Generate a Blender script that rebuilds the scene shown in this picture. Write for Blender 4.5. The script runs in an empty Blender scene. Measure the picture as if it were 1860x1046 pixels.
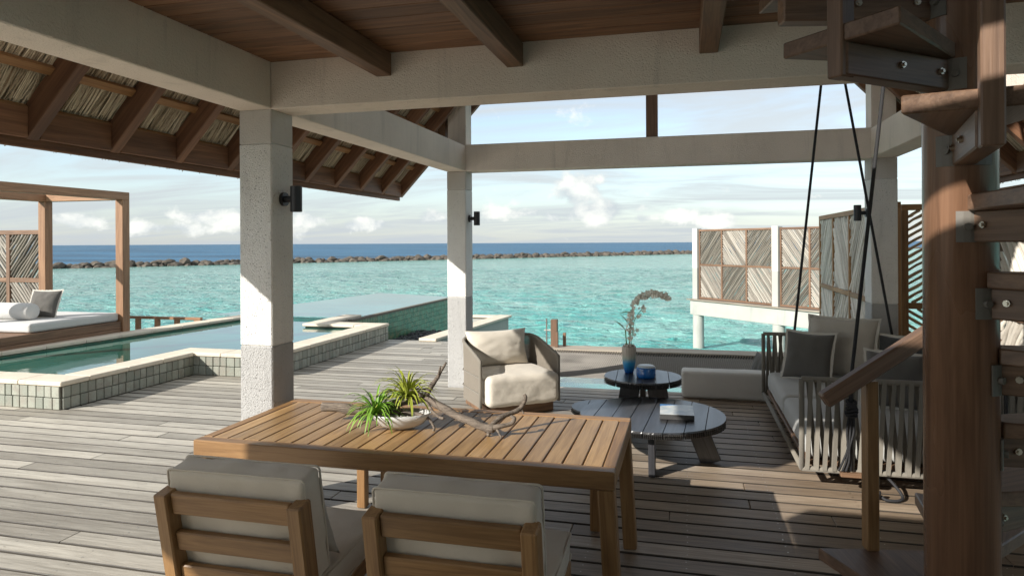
import bpy, bmesh, math, random
from mathutils import Vector, Matrix, noise
random.seed(7)
R = math.radians
S = bpy.context.scene
COL = S.collection

# ------------------------------------------------------------------ camera
EYE = 1.75
FPX = 1235.0
YAW = math.atan(315 / 1235.0)
cam_d = bpy.data.cameras.new('camera')
cam = bpy.data.objects.new('camera', cam_d)
COL.objects.link(cam)
cam_d.sensor_width = 36.0
cam_d.lens = 36.0 * FPX / 1860.0
cam_d.shift_y = -(523 - 441) / 1860.0
cam_d.clip_start = 0.05
cam_d.clip_end = 20000
cam.matrix_world = (Matrix.Translation((0, 0, EYE)) @ Matrix.Rotation(YAW, 4, 'Z')
                    @ Matrix.Rotation(R(90), 4, 'X') @ Matrix.Rotation(R(-0.3), 4, 'Z'))
S.camera = cam
S.render.resolution_x, S.render.resolution_y = 1024, 575

# ------------------------------------------------------------------ light
SUN_EL, SUN_PHI = R(27.5), R(50.0)
TO_SUN = Vector((-math.cos(SUN_PHI) * math.cos(SUN_EL), -math.sin(SUN_PHI) * math.cos(SUN_EL), math.sin(SUN_EL)))
sun_d = bpy.data.lights.new('sun', 'SUN')
sun_d.energy = 2.95
sun_d.angle = R(0.5)
sun_d.color = (1.0, 0.955, 0.88)
sun = bpy.data.objects.new('sun', sun_d)
sun.rotation_euler = (-TO_SUN).to_track_quat('-Z', 'Y').to_euler()
COL.objects.link(sun)

S.view_settings.view_transform = 'Standard'
S.view_settings.look = 'None'
S.view_settings.gamma = 1.0
S.view_settings.use_curve_mapping = False
S.view_settings.exposure = 1.32


class NT:
    """small helper round a node tree"""
    def __init__(self, tree):
        self.t = tree
        self.n = tree.nodes
        self.l = tree.links

    def node(self, typ, ins=None, **props):
        nd = self.n.new(typ)
        for k, v in props.items():
            setattr(nd, k, v)
        if ins:
            for k, v in ins.items():
                self.set(nd, k, v)
        return nd

    def set(self, nd, k, v):
        sock = nd.inputs[k]
        if hasattr(v, 'is_output') or isinstance(v, bpy.types.NodeSocket):
            self.l.new(v, sock)
        else:
            sock.default_value = v

    def math(self, op, a, b=0.0, clamp=False):
        nd = self.n.new('ShaderNodeMath')
        nd.operation = op
        nd.use_clamp = clamp
        self.set(nd, 0, a)
        self.set(nd, 1, b)
        return nd.outputs[0]

    def vmath(self, op, a, b=(0, 0, 0)):
        nd = self.n.new('ShaderNodeVectorMath')
        nd.operation = op
        self.set(nd, 0, a)
        self.set(nd, 1, b)
        return nd.outputs['Value'] if op in ('DOT_PRODUCT', 'LENGTH', 'DISTANCE') else nd.outputs[0]

    def mix(self, f, a, b, blend='MIX'):
        nd = self.n.new('ShaderNodeMix')
        nd.data_type = 'RGBA'
        nd.blend_type = blend
        self.set(nd, 'Factor', f)
        for key, v in (('A', a), ('B', b)):
            sock = [s for s in nd.inputs if s.name == key and s.type == 'RGBA'][0]
            if isinstance(v, bpy.types.NodeSocket):
                self.l.new(v, sock)
            else:
                sock.default_value = (*v[:3], 1)
        return [s for s in nd.outputs if s.type == 'RGBA'][0]

    def noise(self, vec, scale, detail=3, rough=0.55, dist=0.0):
        nd = self.n.new('ShaderNodeTexNoise')
        if vec is not None:
            self.l.new(vec, nd.inputs['Vector'])
        nd.inputs['Scale'].default_value = scale
        nd.inputs['Detail'].default_value = detail
        nd.inputs['Roughness'].default_value = rough
        nd.inputs['Distortion'].default_value = dist
        return nd.outputs['Fac']

    def ss(self, v, lo, hi):
        nd = self.n.new('ShaderNodeMapRange')
        nd.interpolation_type = 'SMOOTHSTEP'
        self.set(nd, 0, v)
        nd.inputs[1].default_value = lo
        nd.inputs[2].default_value = hi
        nd.inputs[3].default_value = 0
        nd.inputs[4].default_value = 1
        return nd.outputs[0]


def dir_of(px, py):
    """direction of a point of the sky, from its place in the photograph"""
    u, v = (px - 930) / FPX, -(py - 441) / FPX
    d = Vector((math.cos(YAW) * u - math.sin(YAW), math.sin(YAW) * u + math.cos(YAW), v))
    return d.normalized()


def make_world():
    w = bpy.data.worlds.new('World')
    S.world = w
    w.use_nodes = True
    k = NT(w.node_tree)
    k.n.clear()
    out = k.node('ShaderNodeOutputWorld')
    bg = k.node('ShaderNodeBackground')
    sky = k.node('ShaderNodeTexSky', sky_type='NISHITA', sun_disc=False)
    sky.sun_elevation = SUN_EL
    sky.sun_rotation = math.atan2(TO_SUN.x, TO_SUN.y)
    sky.air_density = 1.0
    sky.dust_density = 0.6
    sky.ozone_density = 1.6
    tc = k.node('ShaderNodeTexCoord')
    d = tc.outputs['Generated']
    sep = k.node('ShaderNodeSeparateXYZ', {0: d})
    z = sep.outputs['Z']
    # thin high cloud: long streaks, thicker towards the zenith
    zp = k.math('ADD', k.math('MAXIMUM', z, 0.0), 0.10)
    cv = k.node('ShaderNodeCombineXYZ', {0: k.math('DIVIDE', sep.outputs['X'], zp), 1: k.math('DIVIDE', sep.outputs['Y'], zp), 2: 0.0})
    mp = k.node('ShaderNodeMapping', {'Vector': cv.outputs[0], 'Scale': (0.55, 1.5, 1), 'Rotation': (0, 0, 0.5)})
    n1 = k.noise(mp.outputs[0], 0.75, 5, 0.6, 0.9)
    cir = k.ss(n1, 0.36, 0.66)
    up = k.math('MULTIPLY', k.ss(z, 0.22, 0.6), 0.5)
    cf = k.math('ADD', k.math('ADD', k.math('MULTIPLY', cir, 0.62), 0.22), up)
    cf = k.math('MINIMUM', cf, 0.88)
    base = k.mix(cf, sky.outputs[0], (3.0, 3.12, 3.14))
    # haze band at the horizon
    hz = k.math('SUBTRACT', 1.0, k.ss(z, -0.01, 0.16))
    base = k.mix(k.math('MULTIPLY', hz, 0.62), base, (2.2, 2.55, 2.95))
    # cumulus: broken low clouds, a tall one and several small ones
    mp2 = k.node('ShaderNodeMapping', {'Vector': d, 'Scale': (1, 1, 1.25)})
    n2 = k.noise(mp2.outputs[0], 17.0, 8, 0.6, 0.25)
    n3 = k.noise(mp2.outputs[0], 6.0, 3, 0.5)
    mask = None
    for (x, y, sx, sz, amp) in ((1048, 352, .035, .026, 1.0), (1085, 382, .060, .018, .95), (1000, 392, .085, .012, .75),
                                (1240, 392, .022, .010, .9), (1300, 402, .06, .010, .6), (1165, 398, .02, .009, .75),
                                (385, 392, .040, .012, .85), (300, 412, .08, .010, .7), (140, 398, .032, .012, .8),
                                (660, 405, .06, .009, .75), (780, 392, .030, .012, .65), (560, 398, .03, .010, .7),
                                (1900, 390, .1, .02, .8), (-300, 380, .12, .02, .8)):
        c = dir_of(x, y)
        tang = Vector((c.y, -c.x, 0)).normalized()
        a = k.math('MULTIPLY', k.vmath('DOT_PRODUCT', d, tuple(tang)), 1.0)
        a = k.math('MULTIPLY', k.math('SUBTRACT', a, c.dot(tang)), 1.0 / sx)
        b = k.math('MULTIPLY', k.math('SUBTRACT', z, c.z), 1.0 / sz)
        front = k.math('GREATER_THAN', k.vmath('DOT_PRODUCT', d, tuple(c)), 0.3)
        r2 = k.math('ADD', k.math('MULTIPLY', a, a), k.math('MULTIPLY', b, b))
        g = k.math('MULTIPLY', k.math('POWER', 2.718, k.math('MULTIPLY', r2, -0.8)), amp)
        g = k.math('MULTIPLY', g, front)
        mask = g if mask is None else k.math('MAXIMUM', mask, g)
    dens = k.math('ADD', k.math('MULTIPLY', mask, 0.62), k.math('MULTIPLY', k.math('SUBTRACT', n2, 0.5), 1.5))
    cm = k.ss(dens, 0.18, 0.42)
    lit = k.ss(k.math('ADD', n2, k.math('MULTIPLY', k.math('SUBTRACT', n3, 0.5), 0.6)), 0.38, 0.66)
    ccol = k.mix(lit, (2.65, 2.95, 3.15), (4.6, 4.65, 4.4))
    base = k.mix(k.math('MULTIPLY', cm, 0.88), base, ccol)
    k.l.new(base, bg.inputs['Color'])
    bg.inputs['Strength'].default_value = 0.094
    k.l.new(bg.outputs[0], out.inputs[0])


make_world()


# ------------------------------------------------------------------ materials
def new_mat(name):
    m = bpy.data.materials.new(name)
    m.use_nodes = True
    k = NT(m.node_tree)
    k.n.clear()
    out = k.node('ShaderNodeOutputMaterial')
    p = k.node('ShaderNodeBsdfPrincipled')
    k.l.new(p.outputs[0], out.inputs[0])
    return m, k, p


def bump(k, p, h, strength, dist):
    b = k.node('ShaderNodeBump', {'Height': h})
    b.inputs['Strength'].default_value = strength
    b.inputs['Distance'].default_value = dist
    k.l.new(b.outputs[0], p.inputs['Normal'])
    return b


def wood(name, dark, light, rough=0.55, grain=1.0, var=0.35, weather=None, wfac=None, bs=0.35, knots=False, spec=0.4):
    """grain runs along local X of each piece; each piece has its own tone"""
    m, k, p = new_mat(name)
    tc = k.node('ShaderNodeTexCoord')
    oi = k.node('ShaderNodeObjectInfo')
    rnd = oi.outputs['Random']
    off = k.node('ShaderNodeCombineXYZ', {0: k.math('MULTIPLY', rnd, 37.0), 1: k.math('MULTIPLY', rnd, 91.0), 2: k.math('MULTIPLY', rnd, 53.0)})
    v = k.vmath('ADD', tc.outputs['Object'], off.outputs[0])
    m1 = k.node('ShaderNodeMapping', {'Vector': v, 'Scale': (1.6 * grain, 26 * grain, 26 * grain)})
    m2 = k.node('ShaderNodeMapping', {'Vector': v, 'Scale': (5 * grain, 160 * grain, 160 * grain)})
    m3 = k.node('ShaderNodeMapping', {'Vector': v, 'Scale': (0.9, 3.5, 3.5)})
    g1 = k.noise(m1.outputs[0], 1.0, 5, 0.6, 1.2)
    g2 = k.noise(m2.outputs[0], 1.0, 3, 0.6)
    g3 = k.noise(m3.outputs[0], 1.3, 3, 0.5)
    f = k.ss(k.math('ADD', k.math('MULTIPLY', g1, 0.7), k.math('MULTIPLY', g2, 0.3)), 0.30, 0.70)
    col = k.mix(f, dark, light)
    # tone of the single board
    tone = k.math('ADD', 1.0 - var * 0.5, k.math('MULTIPLY', rnd, var))
    tone = k.math('MULTIPLY', tone, k.math('ADD', 0.78, k.math('MULTIPLY', g3, 0.44)))
    tn = k.node('ShaderNodeCombineColor', {0: tone, 1: tone, 2: tone})
    col = k.mix(1.0, col, tn.outputs[0], 'MULTIPLY')
    if weather:
        gx = k.node('ShaderNodeNewGeometry')
        wf = wfac(k, gx, g3, rnd)
        col2 = k.mix(f, weather[0], weather[1])
        col2 = k.mix(1.0, col2, tn.outputs[0], 'MULTIPLY')
        col = k.mix(wf, col, col2)
        # grimy long board edges, painted dark so sunlit gaps read as shade
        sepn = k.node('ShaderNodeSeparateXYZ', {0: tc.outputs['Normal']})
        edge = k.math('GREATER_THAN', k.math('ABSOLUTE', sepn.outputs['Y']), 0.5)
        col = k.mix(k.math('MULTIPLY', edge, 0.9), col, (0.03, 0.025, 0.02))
    k.l.new(col, p.inputs['Base Color'])
    rr = k.math('ADD', rough - 0.1, k.math('MULTIPLY', g3, 0.25))
    k.l.new(rr, p.inputs['Roughness'])
    p.inputs['Specular IOR Level'].default_value = spec
    bump(k, p, k.math('ADD', g2, k.math('MULTIPLY', g1, 0.8)), bs, 0.003)
    return m


def deck_weather(k, gx, g3, rnd):
    sep = k.node('ShaderNodeSeparateXYZ', {0: gx.outputs['Position']})
    # open to sun and rain left of the pavilion: silver grey; under the roof it keeps its brown
    a = k.ss(sep.outputs['X'], 0.9, -2.6)
    a = k.math('ADD', a, k.math('MULTIPLY', k.math('SUBTRACT', g3, 0.5), 0.6))
    a = k.math('ADD', a, k.math('MULTIPLY', k.math('SUBTRACT', rnd, 0.5), 0.25), clamp=True)
    return a


def plaster(name, col, scale=1.0, strength=0.8, pits=0.0, rough=0.9):
    m, k, p = new_mat(name)
    tc = k.node('ShaderNodeTexCoord')
    v = tc.outputs['Object']
    n1 = k.noise(v, 110 * scale, 3, 0.65)
    n2 = k.noise(v, 2.0, 4, 0.55)
    n3 = k.noise(v, 130 * scale, 2, 0.5)
    vo = k.node('ShaderNodeTexVoronoi', {'Vector': v})
    vo.inputs['Scale'].default_value = 120 * scale
    hgt = k.math('ADD', n1, k.math('MULTIPLY', k.ss(vo.outputs['Distance'], 0.0, 0.35), 0.45))
    tone = k.math('ADD', 0.80, k.math('MULTIPLY', n2, 0.34))
    geo = k.node('ShaderNodeNewGeometry')
    smp = k.node('ShaderNodeMapping', {'Vector': geo.outputs['Position'], 'Scale': (7, 7, 0.7)})
    stn = k.noise(smp.outputs[0], 1.0, 5, 0.65, 0.6)
    tone = k.math('MULTIPLY', tone, k.math('SUBTRACT', 1.0, k.math('MULTIPLY', k.ss(stn, 0.52, 0.75), 0.16)))
    tn = k.node('ShaderNodeCombineColor', {0: tone, 1: tone, 2: tone})
    c = k.mix(1.0, col, tn.outputs[0], 'MULTIPLY')
    if pits:
        v2 = k.node('ShaderNodeTexVoronoi', {'Vector': v})
        v2.inputs['Scale'].default_value = 52 * scale
        spk = k.math('MULTIPLY', k.math('SUBTRACT', 1.0, k.ss(v2.outputs['Distance'], 0.10, 0.30)), k.ss(n1, 0.40, 0.62))
        c = k.mix(k.math('MULTIPLY', spk, pits), c, tuple(x * 0.35 for x in col))
        hgt = k.math('SUBTRACT', hgt, k.math('MULTIPLY', spk, 0.8))
    k.l.new(c, p.inputs['Base Color'])
    p.inputs['Roughness'].default_value = rough
    p.inputs['Specular IOR Level'].default_value = 0.2
    bump(k, p, k.math('ADD', hgt, k.math('MULTIPLY', n3, 0.3)), strength, 0.010)
    return m


def fabric(name, col, weave=420, strength=0.35, var=0.12, rough=0.9):
    m, k, p = new_mat(name)
    tc = k.node('ShaderNodeTexCoord')
    v = tc.outputs['Object']
    n1 = k.noise(v, weave, 2, 0.6)
    n2 = k.noise(v, 5, 4, 0.6)
    w1 = k.noise(v, 16, 4, 0.6, 1.5)
    tone = k.math('ADD', 1.0 - var, k.math('ADD', k.math('MULTIPLY', n1, var), k.math('MULTIPLY', n2, var)))
    tn = k.node('ShaderNodeCombineColor', {0: tone, 1: tone, 2: tone})
    k.l.new(k.mix(1.0, col, tn.outputs[0], 'MULTIPLY'), p.inputs['Base Color'])
    p.inputs['Roughness'].default_value = rough
    p.inputs['Specular IOR Level'].default_value = 0.15
    p.inputs['Sheen Weight'].default_value = 0.15
    bump(k, p, k.math('ADD', k.math('MULTIPLY', n1, 0.45), w1), strength * 1.2, 0.005)
    return m


def plain(name, col, rough=0.5, metal=0.0, var=0.15, nscale=14, bs=0.1, spec=0.5):
    m, k, p = new_mat(name)
    tc = k.node('ShaderNodeTexCoord')
    oi = k.node('ShaderNodeObjectInfo')
    n = k.noise(tc.outputs['Object'], nscale, 4, 0.6)
    tone = k.math('ADD', 1.0 - var, k.math('ADD', k.math('MULTIPLY', n, var), k.math('MULTIPLY', oi.outputs['Random'], var)))
    tn = k.node('ShaderNodeCombineColor', {0: tone, 1: tone, 2: tone})
    k.l.new(k.mix(1.0, col, tn.outputs[0], 'MULTIPLY'), p.inputs['Base Color'])
    k.l.new(k.math('ADD', rough - 0.08, k.math('MULTIPLY', n, 0.16)), p.inputs['Roughness'])
    p.inputs['Metallic'].default_value = metal
    p.inputs['Specular IOR Level'].default_value = spec
    if bs:
        bump(k, p, n, bs, 0.004)
    return m


def mat_tile(name, c1, c2, c3, rough=0.35):
    m, k, p = new_mat(name)
    tc = k.node('ShaderNodeTexCoord')
    oi = k.node('ShaderNodeObjectInfo')
    geo = k.node('ShaderNodeNewGeometry')
    at = k.node('ShaderNodeAttribute', attribute_name='tone')
    rnd = k.math('FRACT', k.math('ADD', oi.outputs['Random'], at.outputs['Fac']))
    n = k.noise(geo.outputs['Position'], 9, 4, 0.6)
    n2 = k.noise(geo.outputs['Position'], 60, 3, 0.6)
    col = k.mix(k.ss(rnd, 0.1, 0.9), c1, c2)
    col = k.mix(k.math('MULTIPLY', k.ss(n, 0.42, 0.7), 0.8), col, c3)
    n4 = k.noise(geo.outputs['Position'], 24, 5, 0.7, 0.8)
    col = k.mix(k.math('MULTIPLY', k.ss(n4, 0.55, 0.75), 0.5), col, tuple(x * .5 for x in c3))
    tone = k.math('ADD', 0.8, k.math('MULTIPLY', n2, 0.4))
    tn = k.node('ShaderNodeCombineColor', {0: tone, 1: tone, 2: tone})
    k.l.new(k.mix(1.0, col, tn.outputs[0], 'MULTIPLY'), p.inputs['Base Color'])
    p.inputs['Roughness'].default_value = rough
    bump(k, p, n2, 0.25, 0.004)
    return m


def mat_sea(name, c1, c2, c3, bs, wave=1.0, deep=False):
    m, k, p = new_mat(name)
    geo = k.node('ShaderNodeNewGeometry')
    v = geo.outputs['Position']
    mp = k.node('ShaderNodeMapping', {'Vector': v, 'Scale': (0.55, 1, 1), 'Rotation': (0, 0, 0.25)})
    mv = mp.outputs[0]
    w1 = k.noise(mv, 0.55 * wave, 4, 0.6, 0.6)
    w2 = k.noise(mv, 2.4 * wave, 5, 0.65, 0.8)
    w3 = k.noise(mv, 9.0 * wave, 3, 0.6, 0.3)
    patch = k.noise(mv, 0.075, 4, 0.6, 0.5)
    patch2 = k.noise(mv, 0.9, 4, 0.65, 0.8)
    col = k.mix(k.ss(patch, 0.40, 0.60), c1, c2)
    col = k.mix(k.ss(patch2, 0.45, 0.70), col, c3)
    if deep:
        sm = k.node('ShaderNodeMapping', {'Vector': v, 'Scale': (0.012, 0.05, 1), 'Rotation': (0, 0, 0.35)})
        sn = k.noise(sm.outputs[0], 1.0, 6, 0.7, 0.5)
        col = k.mix(k.ss(sn, 0.35, 0.65), tuple(x * 0.62 for x in c1), tuple(x * 1.35 for x in c2))
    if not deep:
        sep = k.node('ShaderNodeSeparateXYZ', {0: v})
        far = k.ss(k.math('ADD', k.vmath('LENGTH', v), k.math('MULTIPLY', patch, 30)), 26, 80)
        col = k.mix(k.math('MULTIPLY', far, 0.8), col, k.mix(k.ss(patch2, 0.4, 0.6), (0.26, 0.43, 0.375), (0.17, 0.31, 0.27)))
        st_ = k.node('ShaderNodeMapping', {'Vector': v, 'Scale': (0.32, 1.1, 1), 'Rotation': (0, 0, 0.2)})
        sky_streak = k.noise(st_.outputs[0], 1.7, 6, 0.7, 0.9)
        col = k.mix(k.math('MULTIPLY', k.ss(sky_streak, 0.52, 0.68), 0.55), col, (0.60, 0.70, 0.66))  # pale streaks paint sky reflection into the water colour
        col = k.mix(k.math('MULTIPLY', k.ss(sky_streak, 0.46, 0.34), 0.6), col, (0.035, 0.30, 0.275))
        reef = k.noise(mv, 0.05, 5, 0.65, 0.9)
        col = k.mix(k.math('MULTIPLY', k.ss(reef, 0.54, 0.66), 0.55), col, (0.10, 0.235, 0.20))
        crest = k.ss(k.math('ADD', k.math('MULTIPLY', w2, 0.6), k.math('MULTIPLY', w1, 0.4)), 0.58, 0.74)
        col = k.mix(k.math('MULTIPLY', crest, 0.35), col, (0.55, 0.78, 0.72))  # pale crests, reflected sky mixed into the colour
    k.l.new(col, p.inputs['Base Color'])
    p.inputs['Roughness'].default_value = 0.35 if deep else 0.16
    p.inputs['IOR'].default_value = 1.33
    p.inputs['Specular IOR Level'].default_value = 0.10 if deep else 0.40
    h = k.math('ADD', k.math('MULTIPLY', w1, 1.6), k.math('ADD', k.math('MULTIPLY', w2, 0.55), k.math('MULTIPLY', w3, 0.12)))
    bump(k, p, h, bs, 1.2)
    return m


def mat_pool():
    m, k, p = new_mat('pool_water')
    geo = k.node('ShaderNodeNewGeometry')
    v = geo.outputs['Position']
    w1 = k.noise(v, 2.2, 3, 0.5, 0.3)
    w2 = k.noise(v, 9, 3, 0.5)
    c = k.noise(v, 0.5, 3, 0.5)
    k.l.new(k.mix(k.ss(c, 0.3, 0.7), (0.008, 0.075, 0.055), (0.02, 0.13, 0.10)), p.inputs['Base Color'])
    p.inputs['Roughness'].default_value = 0.03
    p.inputs['IOR'].default_value = 1.75
    p.inputs['Specular IOR Level'].default_value = 0.8
    bump(k, p, k.math('ADD', w1, k.math('MULTIPLY', w2, 0.15)), 0.05, 0.06)
    return m


def mat_glass(name, col=(0.8, 0.9, 0.88), rough=0.05, trans=0.85):
    m, k, p = new_mat(name)
    tc = k.node('ShaderNodeTexCoord')
    n = k.noise(tc.outputs['Object'], 30, 3, 0.6)
    k.l.new(k.mix(n, tuple(c * 0.9 for c in col), col), p.inputs['Base Color'])
    p.inputs['Roughness'].default_value = rough
    p.inputs['Transmission Weight'].default_value = trans
    p.inputs['IOR'].default_value = 1.45 if trans < .9 else 1.2
    bump(k, p, n, 0.1, 0.004)
    return m


def mat_vase():
    m, k, p = new_mat('vase_glaze')
    tc = k.node('ShaderNodeTexCoord')
    sep = k.node('ShaderNodeSeparateXYZ', {0: tc.outputs['Object']})
    n = k.noise(tc.outputs['Object'], 30, 3, 0.6)
    zz = k.math('ADD', sep.outputs['Z'], k.math('MULTIPLY', k.math('SUBTRACT', n, 0.5), 0.03))
    c = k.mix(k.ss(zz, 0.0, 0.10), (0.010, 0.10, 0.42), (0.03, 0.30, 0.55))
    c = k.mix(k.ss(zz, 0.09, 0.15), c, (0.35, 0.42, 0.36))
    c = k.mix(k.ss(zz, 0.13, 0.19), c, (0.46, 0.41, 0.35))
    k.l.new(c, p.inputs['Base Color'])
    p.inputs['Roughness'].default_value = 0.3
    return m


def mat_thatch():
    m, k, p = new_mat('thatch_straw')
    at = k.node('ShaderNodeAttribute', attribute_name='tone')
    geo = k.node('ShaderNodeNewGeometry')
    n = k.noise(geo.outputs['Position'], 40, 3, 0.6)
    f = k.math('ADD', at.outputs['Fac'], k.math('MULTIPLY', k.math('SUBTRACT', n, 0.5), 0.5), clamp=True)
    c = k.mix(f, (0.24, 0.17, 0.10), (0.86, 0.76, 0.58))
    k.l.new(c, p.inputs['Base Color'])
    p.inputs['Roughness'].default_value = 0.75
    p.inputs['Specular IOR Level'].default_value = 0.25
    return m


M = {}
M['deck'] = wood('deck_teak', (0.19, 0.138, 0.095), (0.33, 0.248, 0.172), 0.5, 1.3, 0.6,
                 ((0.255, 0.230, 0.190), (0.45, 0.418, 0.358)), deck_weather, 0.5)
M['teak'] = wood('furniture_teak', (0.185, 0.095, 0.036), (0.335, 0.190, 0.080), 0.42, 1.0, 0.32, bs=0.2)
M['tabletop'] = wood('table_teak', (0.215, 0.120, 0.046), (0.395, 0.245, 0.108), 0.40, 1.0, 0.34, bs=0.2)
M['darkwood'] = wood('ceiling_hardwood', (0.10, 0.050, 0.027), (0.27, 0.145, 0.078), 0.5, 0.7, 0.5, bs=0.25)
M['joist'] = wood('joist_hardwood', (0.11, 0.062, 0.036), (0.25, 0.145, 0.084), 0.55, 0.7, 0.3, bs=0.25)
M['rafter'] = wood('rafter_hardwood', (0.11, 0.052, 0.029), (0.25, 0.125, 0.066), 0.55, 0.7, 0.35, bs=0.25)
M['batten'] = wood('batten_pine', (0.22, 0.11, 0.045), (0.38, 0.21, 0.09), 0.55, 0.8, 0.35, bs=0.2)
M['stair'] = wood('stair_hardwood', (0.10, 0.058, 0.038), (0.22, 0.135, 0.088), 0.42, 0.9, 0.3, bs=0.25)
M['post'] = wood('stair_post_hardwood', (0.105, 0.054, 0.032), (0.25, 0.135, 0.080), 0.26, 0.55, 0.2, bs=0.3)
M['frame'] = wood('screen_frame_hardwood', (0.125, 0.070, 0.042), (0.23, 0.135, 0.084), 0.55, 0.9, 0.3, bs=0.2)
M['daybed'] = wood('daybed_hardwood', (0.20, 0.105, 0.055), (0.34, 0.19, 0.105), 0.5, 0.8, 0.3, bs=0.2)
M['greywood'] = wood('weathered_timber', (0.24, 0.20, 0.155), (0.42, 0.37, 0.30), 0.65, 0.8, 0.3, bs=0.4)
M['stick'] = wood('weathered_stick', (0.20, 0.165, 0.13), (0.50, 0.44, 0.37), 0.8, 2.0, 0.4, bs=0.6)
M['drift'] = wood('driftwood_bark', (0.055, 0.043, 0.034), (0.27, 0.22, 0.175), 0.8, 3.2, 0.1, bs=1.0)
M['char'] = wood('charred_wood', (0.016, 0.016, 0.018), (0.050, 0.050, 0.055), 0.30, 1.0, 0.35, bs=0.25, spec=0.9)
M['charedge'] = plain('charred_edge', (0.03, 0.028, 0.026), 0.6, 0, 0.4, 60, 0.6)
M['white_plaster'] = plaster('rough_white_plaster', (0.86, 0.845, 0.805), 1.0, 1.0, 0.45)
M['grey_plaster'] = plaster('rough_grey_plaster', (0.48, 0.475, 0.465), 1.0, 1.0, 0.3)
M['beam_plaster'] = plaster('beam_plaster', (0.84, 0.745, 0.645), 0.8, 0.65)
M['pale_concrete'] = plaster('pale_concrete', (0.42, 0.42, 0.385), 0.5, 0.2)
M['collar'] = plaster('smooth_collar_plaster', (0.60, 0.57, 0.53), 0.8, 0.5)
M['pale_paint'] = plaster('pale_post_paint', (0.58, 0.57, 0.53), 0.5, 0.2)
M['stone'] = plaster('cream_coping_stone', (0.66, 0.585, 0.475), 0.6, 0.25, rough=0.75)
M['tile'] = mat_tile('green_stone_tile', (0.225, 0.24, 0.20), (0.335, 0.345, 0.29), (0.26, 0.24, 0.20), 0.5)
M['tile_green'] = mat_tile('emerald_glazed_tile', (0.05, 0.165, 0.095), (0.11, 0.26, 0.155), (0.21, 0.21, 0.12), 0.3)
M['grout'] = plain('dark_grout', (0.14, 0.125, 0.10), 0.9)
M['pool'] = mat_pool()
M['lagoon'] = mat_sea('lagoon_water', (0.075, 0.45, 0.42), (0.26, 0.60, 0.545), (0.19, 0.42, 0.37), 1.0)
M['ocean'] = mat_sea('ocean_water', (0.018, 0.085, 0.165), (0.026, 0.105, 0.19), (0.014, 0.062, 0.13), 0.5, 0.25, True)
M['rock'] = plain('breakwater_rock', (0.105, 0.088, 0.07), 0.9, 0, 0.45, 3.0, 0.9)
M['pebble'] = plain('black_pebble', (0.03, 0.03, 0.033), 0.5, 0, 0.4, 30)
M['cream'] = fabric('cream_fabric', (0.62, 0.565, 0.48))
M['lightgrey'] = fabric('light_grey_fabric', (0.44, 0.435, 0.41))
M['bolstergrey'] = fabric('pale_woven_fabric', (0.60, 0.58, 0.54), 300)
M['taupe'] = fabric('taupe_fabric', (0.58, 0.515, 0.425))
M['linen'] = fabric('linen_fabric', (0.47, 0.43, 0.37), 260, 0.5, 0.25)
M['charcoal'] = fabric('charcoal_fabric', (0.060, 0.059, 0.058), 300, 0.4, 0.2)
M['midgrey'] = fabric('mid_grey_fabric', (0.115, 0.108, 0.098), 300, 0.4, 0.2)
M['trim'] = fabric('pale_fringe', (0.55, 0.52, 0.46), 300, 0.5, 0.3)
M['dbwhite'] = fabric('white_canvas', (0.54, 0.53, 0.51))
M['strap'] = fabric('taupe_woven_strap', (0.205, 0.186, 0.155), 500, 0.3, 0.2)
M['ropeweave'] = fabric('taupe_rope', (0.205, 0.180, 0.148), 350, 0.4, 0.2)
M['rope'] = plain('black_rope', (0.018, 0.018, 0.020), 0.75, 0, 0.4, 120, 0.6)
M['lamp'] = plain('lamp_anthracite', (0.035, 0.036, 0.040), 0.42, 0.3)
M['steel'] = plain('brushed_steel', (0.16, 0.145, 0.125), 0.55, 0.0, 0.3, 20)
M['bolt'] = plain('bright_bolt', (0.55, 0.50, 0.42), 0.3, 1.0)
M['net'] = plain('grey_net_cord', (0.20, 0.185, 0.165), 0.85, 0, 0.25, 30)
M['leaf1'] = plain('lime_leaf', (0.22, 0.42, 0.05), 0.45, 0, 0.4, 20)
M['leaf2'] = plain('olive_leaf', (0.31, 0.35, 0.05), 0.45, 0, 0.4, 20)
M['leaf3'] = plain('orchid_leaf', (0.13, 0.27, 0.045), 0.4, 0, 0.3, 20)
M['petal'] = plain('orchid_petal', (0.90, 0.88, 0.80), 0.6, 0, 0.3, 40)
M['bowl'] = mat_glass('frosted_bowl_glass', (0.86, 0.85, 0.82), 0.25, 0.35)
M['floorglass'] = mat_glass('floor_glass', (0.78, 0.93, 0.88), 0.02, 0.95)
M['vase'] = mat_vase()
M['blueglass'] = plain('blue_candle_glass', (0.010, 0.13, 0.42), 0.12, 0, 0.35, 8, 0.0, 0.8)
M['wax'] = plain('pale_lid', (0.55, 0.62, 0.66), 0.3)
M['paper'] = plain('book_paper', (0.68, 0.66, 0.60), 0.7)
M['thatch'] = mat_thatch()
M['under'] = plain('dark_backing', (0.030, 0.024, 0.018), 0.9)


def mat_cover():
    m, k, p = new_mat('book_cover_print')
    tc = k.node('ShaderNodeTexCoord')
    n = k.noise(tc.outputs['Object'], 9, 4, 0.6, 0.6)
    sep = k.node('ShaderNodeSeparateXYZ', {0: tc.outputs['Object']})
    c = k.mix(k.ss(n, 0.35, 0.65), (0.62, 0.62, 0.58), (0.36, 0.42, 0.44))
    d = k.math('ADD', sep.outputs['Y'], k.math('MULTIPLY', k.math('SUBTRACT', n, 0.5), 0.1))
    d = k.math('SUBTRACT', d, k.math('MULTIPLY', sep.outputs['X'], 0.4))
    c = k.mix(k.ss(d, 0.155, 0.165), c, (0.01, 0.16, 0.42))
    k.l.new(c, p.inputs['Base Color'])
    p.inputs['Roughness'].default_value = 0.3
    return m


M['cover'] = mat_cover()


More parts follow.
